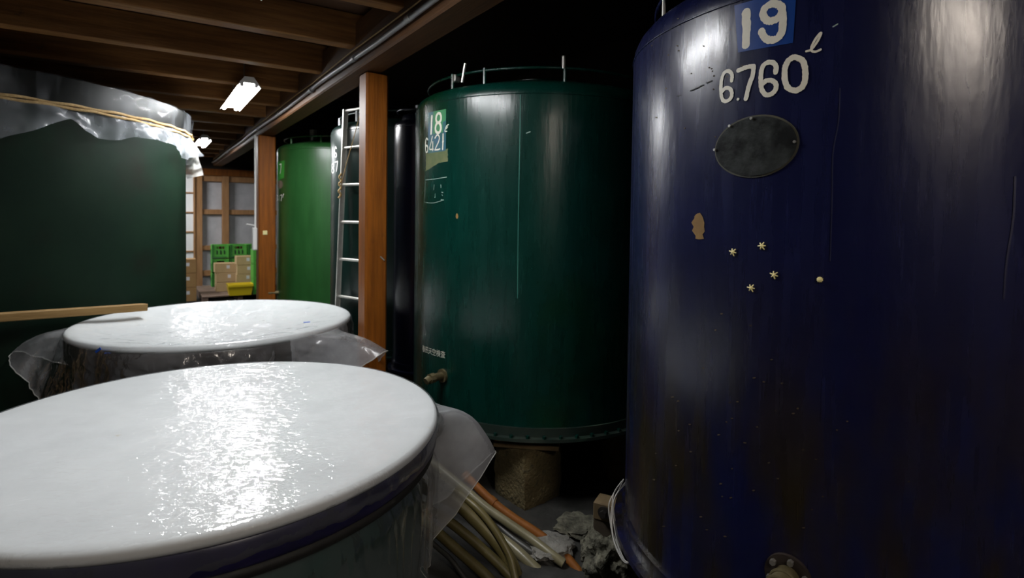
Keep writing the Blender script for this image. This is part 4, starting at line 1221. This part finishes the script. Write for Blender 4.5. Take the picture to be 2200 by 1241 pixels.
for k, (L, w, dz, dx, rz, m_, lb) in enumerate(((0.42, 0.20, 0.385, 0.0, radians(-8), BLOCKW, 'thicker weathered wood shim lying on the ochre stone block'), (0.36, 0.16, 0.4205, -0.03, radians(-3), STICKM, 'thin pale wood shim pressed under the rim of tank 18'))):
    bm = bmesh.new(); box(bm, (0, 0, 0), (L, w, 0.030 if k == 0 else 0.028), bev=0.003)
    o = obj('wood_shim', bm, m_); o.location = (0.12 + dx, 3.60, dz + 0.0); o.rotation_euler = (0, 0, rz); tag(o, lb, 'shim')
# supports out of sight behind (the tanks stand on something)
def prop(cx, cy, n, R, z0=0.0, only=None):
    pass
blob('boulder', 'mottled grey boulder on the floor under the bolted wood block', 'rock', (0.535, 2.86, 0.09), (0.27, 0.25, 0.29), ROCK, 2.0, 5, 0.2)
blob('flat_rock', 'pale flat rock beside the orange pipe', 'rock', (0.235, 3.02, 0.035), (0.26, 0.24, 0.10), FLATROCK, 9.0, 4, 0.12)
blob('flat_rock', 'dark low rock lying between the stone block and the boulder', 'rock', (0.44, 3.26, 0.02), (0.30, 0.26, 0.06), ROCK, 5.0, 4, 0.2)
# timber under tank 19 with a bolt
tbk = thing('wood_block', 'stacked wood blocks with a steel bolt under the edge of the blue tank', 'block', (0.60, 2.84, 0.19), radians(-27))
bm = bmesh.new(); box(bm, (0, 0, 0.045), (0.30, 0.10, 0.09), bev=0.005); obj('lower_block', bm, mat('tarred_block', (0.04, 0.028, 0.018), (0.07, 0.05, 0.03), rough=0.9, scale=9.0), tbk)
bm = bmesh.new(); box(bm, (0, 0, 0.136), (0.30, 0.11, 0.09), bev=0.005); ub = obj('upper_block', bm, BLOCKW, tbk)
bm = bmesh.new(); cyl(bm, (-0.09, -0.05, 0.14), (-0.09, -0.064, 0.14), 0.032, seg=18); cyl(bm, (-0.09, -0.06, 0.14), (-0.09, -0.085, 0.14), 0.018, seg=6); obj('bolt', bm, mat('oiled_steel', (0.12, 0.11, 0.10), rough=0.3, metal=0.8), tbk, True, 30)
# legs of stone under the other tanks so that nothing hangs
for (cx, cy), angs, R in ((C18, (50, 135, 330), 0.75), (C19, (40, 130, 235, 320), 0.70), (C16, (45, 135, 225, 315), 0.75), (C17, (45, 135, 225, 315), 0.75), (CB, (90,), 0.0)):
    for an in angs:
        q = radians(an)
        bm = rough_block((0.3, 0.3, CAMZ + ZBOT - 0.004), an, 0.004, 4)
        o = obj('support_stone', bm, STONE, None, True, 45); o.location = (cx + R * cos(q), cy + R * sin(q), (CAMZ + ZBOT) / 2 - 0.002)
        names = {C18: 'the teal tank 18', C19: 'the blue tank 19', C16: 'the tank behind the ladder', C17: 'the leaf-green tank', CB: 'the narrow navy tank'}
        side = '%s %s' % ('far' if sin(q) > 0 else 'near', 'right' if cos(q) > 0 else 'left')
        tag(o, 'rough stone support in shadow under the %s side of %s' % (side, names[(cx, cy)]), 'stone', 'stones under %s' % names[(cx, cy)])

# hoses
def hose(pix, r, m, label, n=8, name='hose'):
    P = [at(px, py, Y) for px, py, Y in pix]
    Q = catmull(P, n)
    c0 = Q[0].copy()
    bm = bmesh.new(); tube(bm, [q - c0 for q in Q], r, 14)
    t = tag(empty(name, c0), label, 'hose' if name == 'hose' else 'pipe')
    obj('tubing', bm, m, t, True, 60)
    return t, Q
hose([(870, 975, 3.2), (918, 1010, 3.12), (961, 1040, 3.07), (1001, 1071, 3.02), (1031, 1097, 2.97), (1058, 1130, 2.92), (1082, 1168, 2.87), (1098, 1202, 2.83), (1108, 1250, 2.77), (1112, 1300, 2.72)], 0.020, HOSEM, 'olive hose curving down across the front of the bundle', 6)
t, Q = hose([(900, 970, 3.36), (940, 1003, 3.3), (981, 1036, 3.24), (1041, 1087, 3.14), (1092, 1123, 3.07), (1143, 1158, 3.0), (1187, 1192, 2.92), (1211, 1210, 2.89)], 0.0245, HOSEP, 'pale hose with an open cut end, just left of the orange pipe')
dd = (Q[-1] - Q[-2]).normalized()
bm = bmesh.new(); cyl(bm, Q[-1] - Q[0] - dd * 0.005, Q[-1] - Q[0] + dd * 0.004, 0.018, seg=16); obj('dark_bore', bm, RUBBER, t)
hose([(860, 1010, 3.2), (916, 1047, 3.1), (981, 1080, 3.03), (1021, 1115, 2.98), (1062, 1158, 2.93), (1092, 1198, 2.88), (1112, 1250, 2.83), (1120, 1290, 2.80)], 0.038, HOSEM, 'thick olive hose in the middle of the bundle')
hose([(860, 1060, 3.12), (916, 1092, 3.03), (961, 1117, 2.98), (1013, 1158, 2.92), (1062, 1202, 2.86), (1098, 1240, 2.81), (1120, 1275, 2.77)], 0.026, HOSEM, 'olive hose third from the bottom of the bundle')
hose([(862, 1080, 3.08), (916, 1122, 2.97), (961, 1162, 2.90), (1013, 1208, 2.83), (1048, 1240, 2.78), (1075, 1275, 2.74)], 0.027, HOSEM, 'olive hose second from the bottom of the bundle')
hose([(870, 1118, 3.04), (914, 1152, 2.93), (940, 1176, 2.89), (969, 1202, 2.84), (1005, 1250, 2.77)], 0.013, HOSED, 'thin grey hose lowest in the bundle')
hose([(985, 1050, 3.29), (1025, 1083, 3.22), (1060, 1118, 3.13), (1100, 1155, 3.05), (1143, 1186, 2.98), (1199, 1229, 2.90), (1235, 1262, 2.84)], 0.024, HOSED, 'dark grey hose running under the pale cut hose')
hose([(1070, 1148, 3.08), (1114, 1186, 2.98), (1143, 1214, 2.92), (1172, 1242, 2.87), (1195, 1270, 2.83)], 0.030, HOSEP, 'pale hose at the bottom edge below the grey hose')
t, Q = hose([(1000, 1020, 3.36), (1007, 1028, 3.34), (1058, 1077, 3.23), (1102, 1111, 3.15), (1153, 1144, 3.07), (1203, 1182, 2.98), (1244, 1229, 2.88), (1275, 1275, 2.79)], 0.0245, ORANGE, 'rusty orange pipe slanting down past the stone block', name='orange_pipe')
for k in (6, 16):
    d_ = (Q[k + 1] - Q[k]).normalized(); bm = bmesh.new(); cyl(bm, Q[k] - Q[0] - d_ * .02, Q[k] - Q[0] + d_ * .02, 0.0285, seg=14); obj('collar', bm, ORANGE, t, True, 40)
# white cable loop at the foot of tank 19
t = thing('cable_coil', 'loop of thin white cables hanging at the foot of the blue tank', 'cable', at(1340, 1030, 2.55))
for k in range(5):
    j = [random.uniform(-4, 4) for _ in range(8)]
    P = [at(px + j[i] + k * 2.0 - 4, py + j[(i + 3) % 8], Y) - t.location for i, (px, py, Y) in enumerate([(1341, 1032, 2.56), (1325, 1060, 2.55), (1314, 1085, 2.52), (1316, 1130, 2.48), (1326, 1170, 2.42), (1345, 1208, 2.34), (1368, 1200, 2.30), (1376, 1180, 2.29)])]
    bm = bmesh.new(); tube(bm, catmull(P, 6), 0.0032, 6); obj('wire', bm, CABLE, t, True)
bm = bmesh.new(); p = at(1371, 1173, 2.285) - t.location; cyl(bm, p, p + Vector((0.01, -0.02, -0.03)), 0.011, seg=10); obj('plug', bm, WHITEM, t, True, 40)
